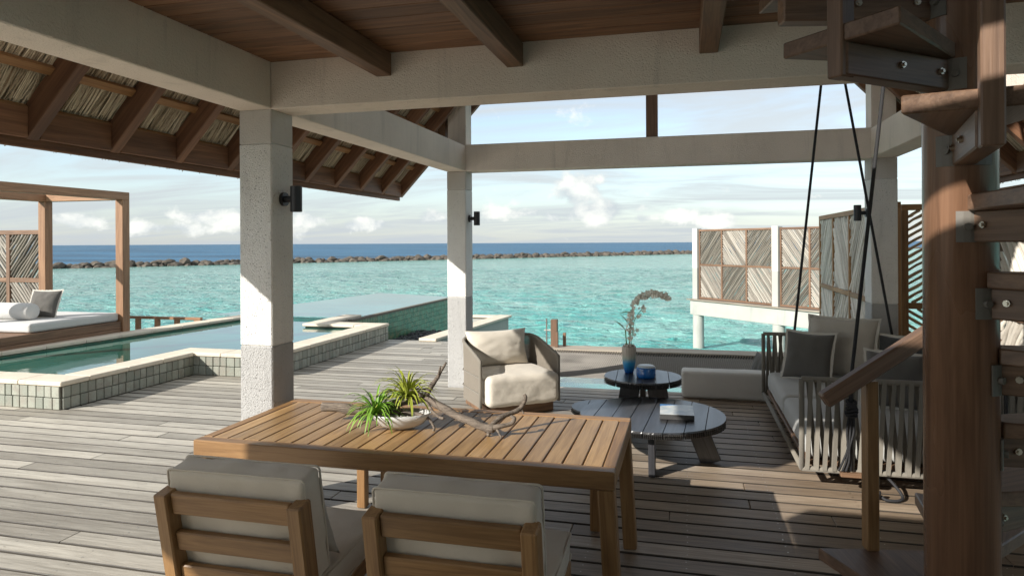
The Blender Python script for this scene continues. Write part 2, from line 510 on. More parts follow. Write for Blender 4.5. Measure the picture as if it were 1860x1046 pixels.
# ------------------------------------------------------------------ builders
def tag(o, label=None, cat=None, group=None, kind=None):
    if label:
        o['label'] = label
    if cat:
        o['category'] = cat
    if group:
        o['group'] = group
    if kind:
        o['kind'] = kind
    return o


def attach(o, parent):
    """matrix_basis of every object is its place in the world"""
    if parent is not None:
        o.parent = parent
        o.matrix_parent_inverse = (parent.matrix_basis if parent.parent is None else parent.matrix_basis).inverted()
    return o


def thing(name, label, cat, loc=(0, 0, 0), group=None, kind=None):
    o = bpy.data.objects.new(name, None)
    o.empty_display_size = 0.1
    o.matrix_basis = Matrix.Translation(loc)
    COL.objects.link(o)
    return tag(o, label, cat, group, kind)


def copy_thing(root, offset, rotz=0.0):
    r = root.copy()
    COL.objects.link(r)
    r.matrix_basis = Matrix.Translation(offset) @ root.matrix_basis @ Matrix.Rotation(rotz, 4, 'Z')
    def rec(src, dst):
        for ch in [c for c in bpy.data.objects if c.parent == src]:
            c = ch.copy()
            COL.objects.link(c)
            c.parent = dst
            c.matrix_parent_inverse = ch.matrix_parent_inverse.copy()
            rec(ch, c)
    rec(root, r)
    return r


def put(name, me, mat, parent=None, mtx=None, smooth=False):
    if mat is not None and not me.materials:
        me.materials.append(mat)
    o = bpy.data.objects.new(name, me)
    if mtx is not None:
        o.matrix_basis = mtx
    COL.objects.link(o)
    attach(o, parent)
    if smooth and me.users == 1:
        me.polygons.foreach_set('use_smooth', [True] * len(me.polygons))
    return o


_cache = {}


def cbox_mesh(l, w, h, b, mat):
    key = (round(l, 4), round(w, 4), round(h, 4), round(b, 4), mat.name)
    if key in _cache:
        return _cache[key]
    b = min(b, l * .3, w * .3, h * .3)
    hx, hy, hz = l / 2, w / 2, h / 2
    V, idx = [], {}
    for sx in (-1, 1):
        for sy in (-1, 1):
            for sz in (-1, 1):
                idx[sx, sy, sz] = len(V)
                V += [(sx * hx, sy * (hy - b), sz * (hz - b)), (sx * (hx - b), sy * hy, sz * (hz - b)), (sx * (hx - b), sy * (hy - b), sz * hz)]
    F = []
    s = (-1, 1)
    for a in s:
        F.append([idx[a, y, z] for y, z in ((-1, -1), (1, -1), (1, 1), (-1, 1))])
        F.append([idx[x, a, z] + 1 for x, z in ((-1, -1), (1, -1), (1, 1), (-1, 1))])
        F.append([idx[x, y, a] + 2 for x, y in ((-1, -1), (1, -1), (1, 1), (-1, 1))])
    for a in s:
        for c in s:
            F.append([idx[a, c, -1], idx[a, c, 1], idx[a, c, 1] + 1, idx[a, c, -1] + 1])
            F.append([idx[a, -1, c], idx[a, 1, c], idx[a, 1, c] + 2, idx[a, -1, c] + 2])
            F.append([idx[-1, a, c] + 1, idx[1, a, c] + 1, idx[1, a, c] + 2, idx[-1, a, c] + 2])
            for e in s:
                i = idx[a, c, e]
                F.append([i, i + 1, i + 2])
    me = bpy.data.meshes.new('bar')
    bm = bmesh.new()
    vs = [bm.verts.new(v) for v in V]
    for f in F:
        bm.faces.new([vs[i] for i in f])
    bmesh.ops.recalc_face_normals(bm, faces=bm.faces)
    bm.to_mesh(me)
    bm.free()
    me.materials.append(mat)
    _cache[key] = me
    return me


def frame_mtx(p0, p1, up=(0, 0, 1)):
    p0, p1 = Vector(p0), Vector(p1)
    x = (p1 - p0).normalized()
    u = Vector(up)
    if abs(x.dot(u.normalized())) > 0.98:
        u = Vector((0, 1, 0)) if abs(x.y) < 0.9 else Vector((1, 0, 0))
    y = u.cross(x).normalized()
    z = x.cross(y)
    m = Matrix((x, y, z)).transposed().to_4x4()
    m.translation = (p0 + p1) / 2
    return m


def bar(name, p0, p1, w, h, mat, parent=None, up=(0, 0, 1), b=0.004):
    """a chamfered timber from p0 to p1; w across, h along 'up'"""
    L = (Vector(p1) - Vector(p0)).length
    return put(name, cbox_mesh(L, w, h, b, mat), mat, parent, frame_mtx(p0, p1, up))


def box(name, lo, hi, mat, parent=None, b=0.004):
    d = [hi[i] - lo[i] for i in range(3)]
    c = [(hi[i] + lo[i]) / 2 for i in range(3)]
    a = d.index(max(d))
    p0, p1 = list(c), list(c)
    p0[a], p1[a] = lo[a], hi[a]
    if a == 0:
        return bar(name, p0, p1, d[1], d[2], mat, parent, (0, 0, 1), b)
    if a == 1:
        return bar(name, p0, p1, d[0], d[2], mat, parent, (0, 0, 1), b)
    return bar(name, p0, p1, d[0], d[1], mat, parent, (0, 1, 0), b)


class MB:
    def __init__(self):
        self.v, self.f, self.tone = [], [], []

    def add(self, V, F, tone=0.5):
        o = len(self.v)
        self.v += [tuple(x) for x in V]
        self.f += [[i + o for i in f] for f in F]
        self.tone += [tone] * len(V)

    def box(self, lo, hi, tone=0.5):
        x0, y0, z0 = lo
        x1, y1, z1 = hi
        self.add([(x0, y0, z0), (x1, y0, z0), (x1, y1, z0), (x0, y1, z0), (x0, y0, z1), (x1, y0, z1), (x1, y1, z1), (x0, y1, z1)],
                 [[0, 3, 2, 1], [4, 5, 6, 7], [0, 1, 5, 4], [1, 2, 6, 5], [2, 3, 7, 6], [3, 0, 4, 7]], tone)

    def prism(self, poly, z0, z1, tone=0.5):
        n = len(poly)
        V = [(x, y, z0) for x, y in poly] + [(x, y, z1) for x, y in poly]
        F = [list(range(n))[::-1], list(range(n, 2 * n))] + [[i, (i + 1) % n, n + (i + 1) % n, n + i] for i in range(n)]
        self.add(V, F, tone)

    def tube(self, pts, rad, n=8, tone=0.5, cap=True, flat=1.0):
        pts = [Vector(p) for p in pts]
        if not hasattr(rad, '__len__'):
            rad = [rad] * len(pts)
        t0 = (pts[1] - pts[0]).normalized()
        a = Vector((0, 0, 1)) if abs(t0.z) < 0.9 else Vector((1, 0, 0))
        u = t0.cross(a).normalized()
        V = []
        for i, p in enumerate(pts):
            t = (pts[min(i + 1, len(pts) - 1)] - pts[max(i - 1, 0)]).normalized()
            u = (u - t * u.dot(t)).normalized()
            w = t.cross(u)
            for j in range(n):
                an = 2 * math.pi * j / n
                V.append(p + (u * math.cos(an) + w * math.sin(an) * flat) * rad[i])
        F = []
        for i in range(len(pts) - 1):
            for j in range(n):
                k = (j + 1) % n
                F.append([i * n + j, i * n + k, (i + 1) * n + k, (i + 1) * n + j])
        if cap:
            F.append(list(range(n))[::-1])
            F.append(list(range((len(pts) - 1) * n, len(pts) * n)))
        self.add(V, F, tone)

    def lathe(self, prof, n=24, c=(0, 0, 0), rib=None, sx=1.0, sy=1.0):
        V, F = [], []
        for (r, z) in prof:
            for j in range(n):
                an = 2 * math.pi * j / n
                rr = r * (1 + (rib(an) if rib else 0))
                V.append((c[0] + rr * math.cos(an) * sx, c[1] + rr * math.sin(an) * sy, c[2] + z))
        for i in range(len(prof) - 1):
            for j in range(n):
                k = (j + 1) % n
                F.append([i * n + j, i * n + k, (i + 1) * n + k, (i + 1) * n + j])
        F.append(list(range(n))[::-1])
        F.append(list(range((len(prof) - 1) * n, len(prof) * n)))
        self.add(V, F)

    def mesh(self, name='mesh', smooth=False, tone=False):
        me = bpy.data.meshes.new(name)
        me.from_pydata(self.v, [], self.f)
        if tone:
            at = me.attributes.new('tone', 'FLOAT', 'POINT')
            at.data.foreach_set('value', self.tone)
        if smooth:
            me.polygons.foreach_set('use_smooth', [True] * len(me.polygons))
        me.update()
        return me

    def build(self, name, mat, parent=None, smooth=False, tone=False, mtx=None):
        return put(name, self.mesh(name, smooth, tone), mat, parent, mtx)


def rounded_mesh(hx, hy, hz, r, puff=0.0, wrinkle=0.004, n=14, seed=0):
    """soft cushion block: rounded box with a bulged top and small creases"""
    def grid(h):
        ins = h - r
        a = [-h, -h + r * .3, -h + r * .65]
        for i in range(n + 1):
            a.append(-ins + 2 * ins * i / n)
        return a + [h - r * .65, h - r * .3, h]
    bm = bmesh.new()
    vm = {}
    H = (hx, hy, hz)
    G = [grid(h) for h in H]

    def vert(p):
        key = tuple(round(c, 5) for c in p)
        if key in vm:
            return vm[key]
        q = Vector(p)
        inn = Vector([max(-(H[i] - r), min(H[i] - r, q[i])) for i in range(3)])
        d = q - inn
        if d.length > 1e-6:
            q = inn + d.normalized() * r
        fx, fy, fz = 1 - (q.x / hx) ** 2, 1 - (q.y / hy) ** 2, 1 - (q.z / hz) ** 2
        q.z += (1 if q.z > 0 else -1) * puff * max(0, fx) * max(0, fy) * min(1, abs(q.z) / (hz * .5))
        q.y += (1 if q.y > 0 else -1) * puff * .3 * max(0, fx) * max(0, fz)
        q.x += (1 if q.x > 0 else -1) * puff * .3 * max(0, fy) * max(0, fz)
        nz = noise.noise(Vector((q.x * 9 + seed, q.y * 9, q.z * 9))) + .5 * noise.noise(Vector((q.x * 24, q.y * 24 + seed, q.z * 24)))
        q += (q - inn).normalized() * nz * wrinkle if d.length > 1e-6 else Vector((0, 0, 0))
        v = bm.verts.new(q)
        vm[key] = v
        return v
    for ax in range(3):
        o1, o2 = (ax + 1) % 3, (ax + 2) % 3
        for sgn in (-1, 1):
            for i in range(len(G[o1]) - 1):
                for j in range(len(G[o2]) - 1):
                    quad = []
                    for (a, c) in ((i, j), (i + 1, j), (i + 1, j + 1), (i, j + 1)):
                        p = [0, 0, 0]
                        p[ax] = sgn * H[ax]
                        p[o1] = G[o1][a]
                        p[o2] = G[o2][c]
                        quad.append(vert(p))
                    try:
                        bm.faces.new(quad if sgn > 0 else quad[::-1])
                    except ValueError:
                        pass
    me = bpy.data.meshes.new('cushion')
    bmesh.ops.recalc_face_normals(bm, faces=bm.faces)
    bm.to_mesh(me)
    bm.free()
    me.polygons.foreach_set('use_smooth', [True] * len(me.polygons))
    return me


def pillow_mesh(hx, hy, th, seed=0, n=22):
    """square scatter pillow standing in the local XY plane, thickness along Z, pulled-out corners"""
    V, F = [], []
    def pt(i, j, s):
        u, v = -1 + 2 * i / n, -1 + 2 * j / n
        cu = 1 - .09 * (1 - v * v) * (abs(u) ** 3)
        cv = 1 - .09 * (1 - u * u) * (abs(v) ** 3)
        f = max(0.0, (1 - abs(u) ** 2.6)) ** .55 * max(0.0, (1 - abs(v) ** 2.6)) ** .55
        z = s * th * f
        z += .010 * noise.noise(Vector((u * 3 + seed, v * 3, s))) * f ** .5 + .006 * noise.noise(Vector((u * 9, v * 9 + seed, s)))*f**.5
        return (u * hx * cu, v * hy * cv, z)
    for s in (1, -1):
        o = len(V)
        for i in range(n + 1):
            for j in range(n + 1):
                V.append(pt(i, j, s))
        for i in range(n):
            for j in range(n):
                q = [o + i * (n + 1) + j, o + (i + 1) * (n + 1) + j, o + (i + 1) * (n + 1) + j + 1, o + i * (n + 1) + j + 1]
                F.append(q if s > 0 else q[::-1])
    me = bpy.data.meshes.new('pillow')
    me.from_pydata(V, [], F)
    bm = bmesh.new()
    bm.from_mesh(me)
    bmesh.ops.remove_doubles(bm, verts=bm.verts, dist=1e-4)
    bmesh.ops.recalc_face_normals(bm, faces=bm.faces)
    bm.to_mesh(me)
    bm.free()
    me.polygons.foreach_set('use_smooth', [True] * len(me.polygons))
    return me


def pillow_edge(hx, hy, r, n=22):
    mb = MB()
    pts = []
    def e(u, v):
        cu = 1 - .09 * (1 - v * v) * (abs(u) ** 3)
        cv = 1 - .09 * (1 - u * u) * (abs(v) ** 3)
        return Vector((u * hx * cu, v * hy * cv, 0))
    for i in range(n):
        pts.append(e(-1 + 2 * i / n, -1))
    for i in range(n):
        pts.append(e(1, -1 + 2 * i / n))
    for i in range(n):
        pts.append(e(1 - 2 * i / n, 1))
    for i in range(n):
        pts.append(e(-1, 1 - 2 * i / n))
    pts.append(pts[0].copy())
    # flat flange: a thin strip standing out all round
    V, F = [], []
    for p in pts:
        d = Vector((p.x / hx, p.y / hy, 0)).normalized()
        V += [p * .97 + Vector((0, 0, .003)), p + d * r * (1 + .35 * random.random()), p * .97 - Vector((0, 0, .003))]
    for i in range(len(pts) - 1):
        a, b = i * 3, i * 3 + 3
        F += [[a, b, b + 1, a + 1], [a + 1, b + 1, b + 2, a + 2]]
    mb.add(V, F)
    return mb


def scatter_pillow(label, mat, size, loc, face, tilt, th=0.085, trim=None, roll=0.0, seed=0, group=None, hy=None):
    """pillow standing on its lower edge at loc, its front turned to the heading 'face' (radians in the XY plane), leaning back by 'tilt'"""
    hx = size / 2
    hy = (hy or size) / 2
    m = (Matrix.Translation(loc) @ Matrix.Rotation(face - math.pi / 2 + math.pi, 4, 'Z') @ Matrix.Rotation(-tilt, 4, 'X')
         @ Matrix.Translation((0, 0, hy)) @ Matrix.Rotation(R(90), 4, 'X') @ Matrix.Rotation(roll, 4, 'Z'))
    t = bpy.data.objects.new('scatter_pillow', pillow_mesh(hx, hy, th, seed))
    t.data.materials.append(mat)
    t.matrix_basis = m
    COL.objects.link(t)
    tag(t, label, 'pillow', group)
    if trim is not None:
        e = pillow_edge(hx, hy, 0.022)
        put('flange', e.mesh('flange'), trim, t, m.copy())
    return t


# =================================================================== SETTING
# ---- sea
SEA = -1.5
def atd(px, py, d):
    u, v = (px - 930) / FPX, -(py - 441) / FPX
    return Vector(((math.cos(YAW) * u - math.sin(YAW)) * d, (math.sin(YAW) * u + math.cos(YAW)) * d, EYE + v * d))

BW0 = atd(90, 470, 94)
BW1 = atd(1260, 455, 185)
BW0.z = BW1.z = SEA
bdir = (BW1 - BW0).normalized()
bnor = Vector((-bdir.y, bdir.x, 0))
A = BW0 - bdir * 4000
B = BW1 + bdir * 4000
mb = MB()
lo_ = Vector((0, 0, -.14))
mb.add([A - bnor * 4000 + lo_, B - bnor * 4000 + lo_, B, A], [[0, 1, 2, 3]])
# choppy water round the villa: a fan of small facets, finer close by
NA, NRR = 520, 420
a0, a1 = YAW + R(90) + R(52), YAW + R(90) - R(52)
V, F = [], []
for i in range(NRR + 1):
    rr = 9.0 * (110 / 9.0) ** (i / NRR)
    am = min(1.0, (NRR - i) / 60.0)
    for j in range(NA + 1):
        t_ = a0 + (a1 - a0) * j / NA
        x, yv = rr * math.cos(t_), rr * math.sin(t_)
        h = (.10 * noise.noise(Vector((x * .55 + yv * .12, yv * .95, 0))) + .065 * noise.noise(Vector((x * 1.5, yv * 2.3 + x * .3, 3)))
             + (.026 * noise.noise(Vector((x * 3.6, yv * 5.4, 7))) if rr < 60 else 0))
        V.append((x, yv, SEA + h * am))
for i in range(NRR):
    for j in range(NA):
        q = i * (NA + 1) + j
        F.append([q, q + NA + 1, q + NA + 2, q + 1])
mb.add(V, F)
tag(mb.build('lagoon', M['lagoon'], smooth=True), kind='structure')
mb = MB()
mb.add([A, B, B + bnor * 12000, A + bnor * 12000], [[0, 1, 2, 3]])
tag(mb.build('ocean', M['ocean']), kind='structure')


def rock_mesh(seed):
    bm = bmesh.new()
    bmesh.ops.create_icosphere(bm, subdivisions=2, radius=1)
    for v in bm.verts:
        d = v.co.normalized()
        f = 1 + .38 * noise.noise(d * 1.1 + Vector((seed * 7, 0, 0))) + .16 * noise.noise(d * 2.6 + Vector((0, seed * 5, 0)))
        f = min(f, 1.02)
        v.co = d * f
    me = bpy.data.meshes.new('rock')
    bm.to_mesh(me)
    bm.free()
    me.materials.append(M['rock'])
    return me


rocks = [rock_mesh(i) for i in range(8)]
bwt = thing('breakwater', 'long low breakwater of piled dark boulders between lagoon and open sea', 'breakwater', tuple(BW0))
Lbw = (BW1 - BW0).length
def rock_m(s, off, h, size):
    p = BW0 + bdir * s + bnor * off
    p.z = SEA + h
    return (Matrix.Translation(p) @ Matrix.Rotation(math.atan2(bdir.y, bdir.x) + random.uniform(-.5, .5), 4, 'Z') @ Matrix.Rotation(random.uniform(-.3, .3), 4, 'X')
            @ Matrix.Diagonal((size * random.uniform(.8, 1.45), size * random.uniform(.8, 1.1), size * random.uniform(.55, .85), 1)))
NR = 148
s = -3.0
step = (Lbw + 12) / NR
core = MB()
for i in range(NR):
    sc = .72 + .28 * (i / NR)
    for (off, h) in ((-0.9, -.08), (0.1, 0.34)):
        o = put('rock', random.choice(rocks), None, bwt, rock_m(s + i * step + random.uniform(-.35, .35), off + random.uniform(-.35, .35), h + random.uniform(-.15, .18), sc * random.uniform(.65, 1.3)))
for i in range(int(Lbw + 700)):
    m = rock_m(-120 + i * 1.2 + random.uniform(-.4, .4), random.uniform(.6, 1.6), random.uniform(-.2, .25), random.uniform(.6, .9))
    me = random.choice(rocks)
    core.add([m @ v.co for v in me.vertices], [list(p.vertices) for p in me.polygons])
tag(core.build('rock_core', M['rock'], bwt), kind='stuff')

# ---- deck
deck = thing('deck', None, None, (0, 4, 0), kind='structure')
PITCH, GAP, Y0 = 0.165, 0.017, 3.057
NET_X0, NET_X1, NET_Y0, NET_Y1 = -2.3, 2.1, 8.10, 11.05
def deck_span(y):
    if y < 5.80:
        return -10.2, 4.4
    if y < 7.82:
        return -6.42, 4.4
    if y < 8.10:
        return -5.25, 4.4
    return -5.25, NET_X0
kk = int((0.0 - Y0) / PITCH) - 2
y = Y0 + kk * PITCH
while y < 11.35:
    a, b = deck_span(y + PITCH / 2)
    x = a
    first = random.uniform(.8, 3.6)
    while x < b - .01:
        e = min(b, x + (first if x == a else random.uniform(2.4, 4.2)))
        if b - e < .5:
            e = b
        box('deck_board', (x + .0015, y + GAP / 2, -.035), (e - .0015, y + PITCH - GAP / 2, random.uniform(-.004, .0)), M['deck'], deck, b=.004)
        x = e
    y += PITCH
scr = MB()
for q in range(int((0.0 - Y0) / PITCH) + 8, 50):
    ys_ = Y0 + q * PITCH
    a, b = deck_span(ys_ + PITCH / 2)
    xj = math.ceil(a / .55) * .55
    while xj < b and ys_ < 11.3:
        for oy in (.045, .12):
            cx_, cy_ = xj + random.uniform(-.006, .006), ys_ + oy
            scr.add([(cx_ + .0045 * math.cos(t * 1.047), cy_ + .0045 * math.sin(t * 1.047), .0012) for t in range(6)], [[0, 1, 2, 3, 4, 5]])
        xj += .55
tag(scr.build('screw_heads', M['bolt'], deck), kind='stuff')
mb = MB()
mb.box((-10.2, -.4, -.30), (4.4, 5.8, -.075))
mb.box((-6.4, 5.8, -.30), (4.4, 8.05, -.075))
mb.box((-5.2, 8.05, -.30), (NET_X0, 11.38, -.075))
mb.build('gap_shade_box', M['under'], deck)  # dark box added below so the board gaps read as shade
bar('edge_board', (NET_X0 + .1, 8.115, -.07), (4.4, 8.115, -.07), .03, .13, M['deck'], deck)

# glass floor strip and net beside the deck
gl = thing('glass_floor', 'clear glass floor strip over the water at the deck edge', 'glass floor', (-.6, 8.5, 0))
box('pane', (NET_X0 + .05, 8.135, -.04), (-.62, 8.86, -.02), M['floorglass'], gl, b=.002)
box('pane', (-.60, 8.135, -.04), (NET_X1 - .3, 8.86, -.02), M['floorglass'], gl, b=.002)
nt = thing('hammock_net', 'taut grey hammock net in a timber frame over the lagoon', 'net', (-.1, 10, 0))
bar('frame_beam', (NET_X0 - .1, NET_Y1 + .22, -.06), (4.2, NET_Y1 + .22, -.06), .42, .12, M['greywood'], nt)
bar('frame_beam', (NET_X0 - .02, 8.9, -.075), (NET_X0 - .02, NET_Y1, -.075), .12, .10, M['greywood'], nt)
bar('frame_beam', (NET_X1, 8.9, -.075), (NET_X1, NET_Y1, -.075), .12, .10, M['greywood'], nt)
bar('frame_beam', (NET_X0, 8.90, -.075), (NET_X1, 8.90, -.075), .05, .07, M['greywood'], nt)
mb = MB()
def sag(x, y):
    u = (x - NET_X0) / (NET_X1 - NET_X0)
    v = (y - 8.93) / (NET_Y1 - 8.93)
    return -.06 - .10 * 4 * max(0, u * (1 - u)) * 4 * max(0, v * (1 - v)) * .5 + .008 * noise.noise(Vector((x * 3, y * 3, 0)))
nx, ny = 12, 10
yy = 8.93
while yy < NET_Y1:
    for i in range(nx):
        xa, xb = NET_X0 + (NET_X1 - NET_X0) * i / nx, NET_X0 + (NET_X1 - NET_X0) * (i + 1) / nx
        mb.add([(xa, yy, sag(xa, yy)), (xb, yy, sag(xb, yy)), (xb, yy + .013, sag(xb, yy + .013)), (xa, yy + .013, sag(xa, yy + .013)),
                (xa, yy + .006, sag(xa, yy) + .009), (xb, yy + .006, sag(xb, yy) + .009)], [[0, 1, 5, 4], [4, 5, 2, 3]])
    yy += .026
xx = NET_X0
while xx < NET_X1:
    for i in range(ny):
        ya, yb = 8.93 + (NET_Y1 - 8.93) * i / ny, 8.93 + (NET_Y1 - 8.93) * (i + 1) / ny
        mb.add([(xx, ya, sag(xx, ya)), (xx + .013, ya, sag(xx + .013, ya)), (xx + .013, yb, sag(xx + .013, yb)), (xx, yb, sag(xx, yb)),
                (xx + .006, ya, sag(xx, ya) + .010), (xx + .006, yb, sag(xx, yb) + .010)], [[0, 4, 5, 3], [4, 1, 2, 5]])
    xx += .030
tag(mb.build('mesh_cords', M['net'], nt), kind='stuff')
mb = MB()
for i in range(110):
    xa = NET_X0 + .03 + i * .04
    mb.tube([(xa, NET_Y1 - .05, -.07), (xa + .02, NET_Y1 + .0, -.02), (xa + .03, NET_Y1 + .03, -.06)], .007, 4)
tag(mb.build('lacing', M['rope'], nt), kind='stuff')

# ---- pool
pool = thing('swimming_pool', None, None, (-7.5, 8, 0), kind='structure')
ZC = .30      # top of coping
def tiled_wall(p0, p1, z0, z1, rows, tw, mat, nrm):
    """backing and single tiles from p0 to p1 in plan; nrm: outward"""
    p0, p1, nrm = Vector((*p0, 0)), Vector((*p1, 0)), Vector((*nrm, 0))
    L = (p1 - p0).length
    d = (p1 - p0) / L
    th = (z1 - z0) / rows
    n = max(1, round(L / tw))
    for r in range(rows):
        edges = [0.0] + sorted([(i + random.uniform(-.13, .13)) * L / n for i in range(1, n)]) + [L]
        for i in range(n):
            a, b = edges[i] + .004, edges[i + 1] - .004
            zz0 = z0 + r * th + (.004 if r else .002)
            zz1 = z0 + (r + 1) * th - .004
            q0 = p0 + d * a + nrm * .012
            q1 = p0 + d * b + nrm * .012
            pr = random.uniform(-.002, .003)
            q0 = q0 + nrm * pr
            q1 = q1 + nrm * pr
            q0.z = q1.z = (zz0 + zz1) / 2
            bar('tile', q0, q1, .024, zz1 - zz0, mat, pool, b=.004)
WX1, WX2, WY1, WY2, WY3 = -6.45, -5.27, 5.83, 7.84, 11.42
mb = MB()
mb.box((-9.9, WY1, -.2), (WX1, WY1 + .30, ZC - .05))
mb.box((WX1 - .30, WY1 + .3, -.2), (WX1, WY2 + .3, ZC - .05))
mb.box((WX1, WY2, -.2), (WX2, WY2 + .30, ZC - .05))
mb.box((WX2 - .30, WY2 + .3, -.2), (WX2, WY3, ZC - .05))
mb.box((-6.75, WY3 - .30, -.2), (WX2 - .3, WY3, ZC - .05))
mb.box((-6.75, WY3, -.2), (-6.45, 12.7, ZC - .05))
mb.build('wall_core', M['grout'], pool)
tiled_wall((-9.3, WY1), (WX1, WY1), 0, ZC - .052, 2, .105, M['tile'], (0, -1))
tiled_wall((WX1, WY1), (WX1, WY2), 0, ZC - .052, 2, .105, M['tile'], (1, 0))
tiled_wall((WX1, WY2), (WX2, WY2), 0, ZC - .052, 2, .105, M['tile'], (0, -1))
tiled_wall((WX2, WY2), (WX2, WY3), 0, ZC - .052, 2, .105, M['tile'], (1, 0))
def coping(lo, hi, along):
    a, b = lo[along], hi[along]
    n = max(1, round((b - a) / .62))
    for i in range(n):
        l, h = list(lo), list(hi)
        l[along] = a + (b - a) * i / n + .0015
        h[along] = a + (b - a) * (i + 1) / n - .0015
        h[2] += random.uniform(-.001, .001)
        box('coping_stone', l, h, M['stone'], pool, b=.008)
c0 = ZC - .05
coping((-9.9, WY1 - .04, c0), (WX1 + .04, WY1 + .32, ZC), 0)
coping((WX1 - .32, WY1 + .323, c0), (WX1 + .04, WY2 - .043, ZC), 1)
coping((WX1 - .32, WY2 - .04, c0), (WX2 + .04, WY2 + .32, ZC), 0)
coping((WX2 - .32, WY2 + .323, c0), (WX2 + .04, WY3 - .353, ZC), 1)
coping((-6.78, WY3 - .35, c0), (WX2 + .04, WY3 + .02, ZC), 0)
coping((-6.78, WY3 + .023, c0), (-6.42, 12.7, ZC), 1)
# far side coping next to the day bed (slightly splayed)
fa, fb_ = Vector((-9.27, 6.0, ZC - .025)), Vector((-8.72, 12.2, ZC - .025))
for i in range(10):
    p = fa.lerp(fb_, i / 10)
    q = fa.lerp(fb_, (i + 1) / 10)
    bar('coping_stone', p, q - (q - p).normalized() * .003, .34, .05, M['stone'], pool, b=.008)
bar('wall_core', fa + Vector((0, 0, -.2)), fb_ + Vector((0, 0, -.2)), .28, .33, M['tile_green'], pool)
# water sheet and infinity edge
mb = MB()
ZW = ZC - .075
mb.add([(-9.2, 6.0, ZW), (-6.6, 6.0, ZW), (-6.6, 8.0, ZW), (-5.45, 8.0, ZW), (-5.45, 11.2, ZW), (-6.6, 11.2, ZW), (-6.6, 12.6, ZW), (-8.72, 12.6, ZW), (-9.0, 9, ZW)], [[0, 1, 2, 8], [2, 3, 4, 5], [2, 5, 6, 7, 8]])
mb.build('water', M['pool'], pool)
mb = MB()
ZI = ZC - .022
INF = [(-6.25, 12.0), (-6.15, 17.6), (-8.85, 18.75), (-9.9, 13.0), (-6.78, 12.6), (-6.78, 12.0)]
mb.add([(-6.27, 12.702, ZI), (-6.17, 17.58, ZI), (-8.83, 18.70, ZI), (-9.6, 12.3, ZI), (-6.8, 12.3, ZI), (-6.79, 12.702, ZI)], [[0, 1, 2, 3, 4, 5]])
mb.build('infinity_water', M['pool'], pool)
bar('infinity_edge', (-6.31, 12.0, ZI - .02), (-6.18, 17.6, ZI - .02), .10, .045, M['grout'], pool)
bar('infinity_wall_core', (-6.40, 11.45, -.35), (-6.27, 17.6, -.35), .16, 1.20, M['grout'], pool)
mb = MB()
r0, r1 = Vector((-6.313, 11.45, 0)), Vector((-6.183, 17.6, 0))
L = (r1 - r0).length
nt_ = int(L / .11)
for i in range(nt_):
    for j in range(9):
        a = r0.lerp(r1, (i + .04) / nt_)
        b = r0.lerp(r1, (i + .96) / nt_)
        z1 = ZI - .045 - j * .112
        mb.add([(a.x + .012, a.y, z1 - .106), (b.x + .012, b.y, z1 - .106), (b.x + .012, b.y, z1), (a.x + .012, a.y, z1), (a.x - .006, a.y - .003, z1 - .109), (b.x - .006, b.y + .003, z1 - .109), (b.x - .006, b.y + .003, z1 + .003), (a.x - .006, a.y - .003, z1 + .003)],
               [[0, 1, 2, 3], [4, 5, 1, 0], [5, 6, 2, 1], [6, 7, 3, 2], [7, 4, 0, 3]], random.random())
tag(mb.build('glazed_tiles', M['tile_green'], pool, tone=True), kind='stuff')
# pebble gutter between the infinity wall and a low stone kerb
mb = MB()
mb.box((-6.3, 11.46, -.9), (-4.6, 15.2, -.36))
mb.build('gutter', M['under'], pool)
mb = MB()
pm = rocks[0]
for i in range(1500):
    x, yv = random.uniform(-6.15, -4.5), random.uniform(11.5, 15.2)
    sc = random.uniform(.03, .05)
    m = Matrix.Translation((x, yv, -.35 + random.uniform(0, .03))) @ Matrix.Rotation(random.uniform(0, 6), 4, 'Z') @ Matrix.Diagonal((sc * 1.3, sc, sc * .7, 1))
    # a low polygon pebble
    V = [(1, 0, 0), (0, 1, 0), (-1, 0, 0), (0, -1, 0), (.6, .6, .6), (-.6, .6, .6), (-.6, -.6, .6), (.6, -.6, .6)]
    mb.add([m @ Vector(v) for v in V], [[0, 1, 4], [1, 5, 4], [1, 2, 5], [2, 6, 5], [2, 3, 6], [3, 7, 6], [3, 0, 7], [0, 4, 7], [4, 5, 6, 7]])
tag(mb.build('pebbles', M['pebble'], pool), kind='stuff')

# low stone kerb wall beyond the deck, running away behind the pillar
kw = thing('kerb_wall', 'low pale stone kerb wall with cream coping behind the far left pillar', 'wall', (-4.2, 13, 0))
bar('wall_block', (-4.47, 11.43, -.33), (-4.14, 15.4, -.33), .24, .66, M['pale_concrete'], kw)
bar('coping_stone', (-4.48, 11.40, .025), (-4.13, 15.5, .025), .34, .05, M['stone'], kw, b=.008)
bar('wall_block', (-4.85, 15.36, -.335), (-4.27, 15.36, -.335), .20, .66, M['pale_concrete'], kw)
bar('coping_stone', (-4.9, 15.36, .022), (-4.32, 15.36, .022), .30, .045, M['stone'], kw, b=.008)

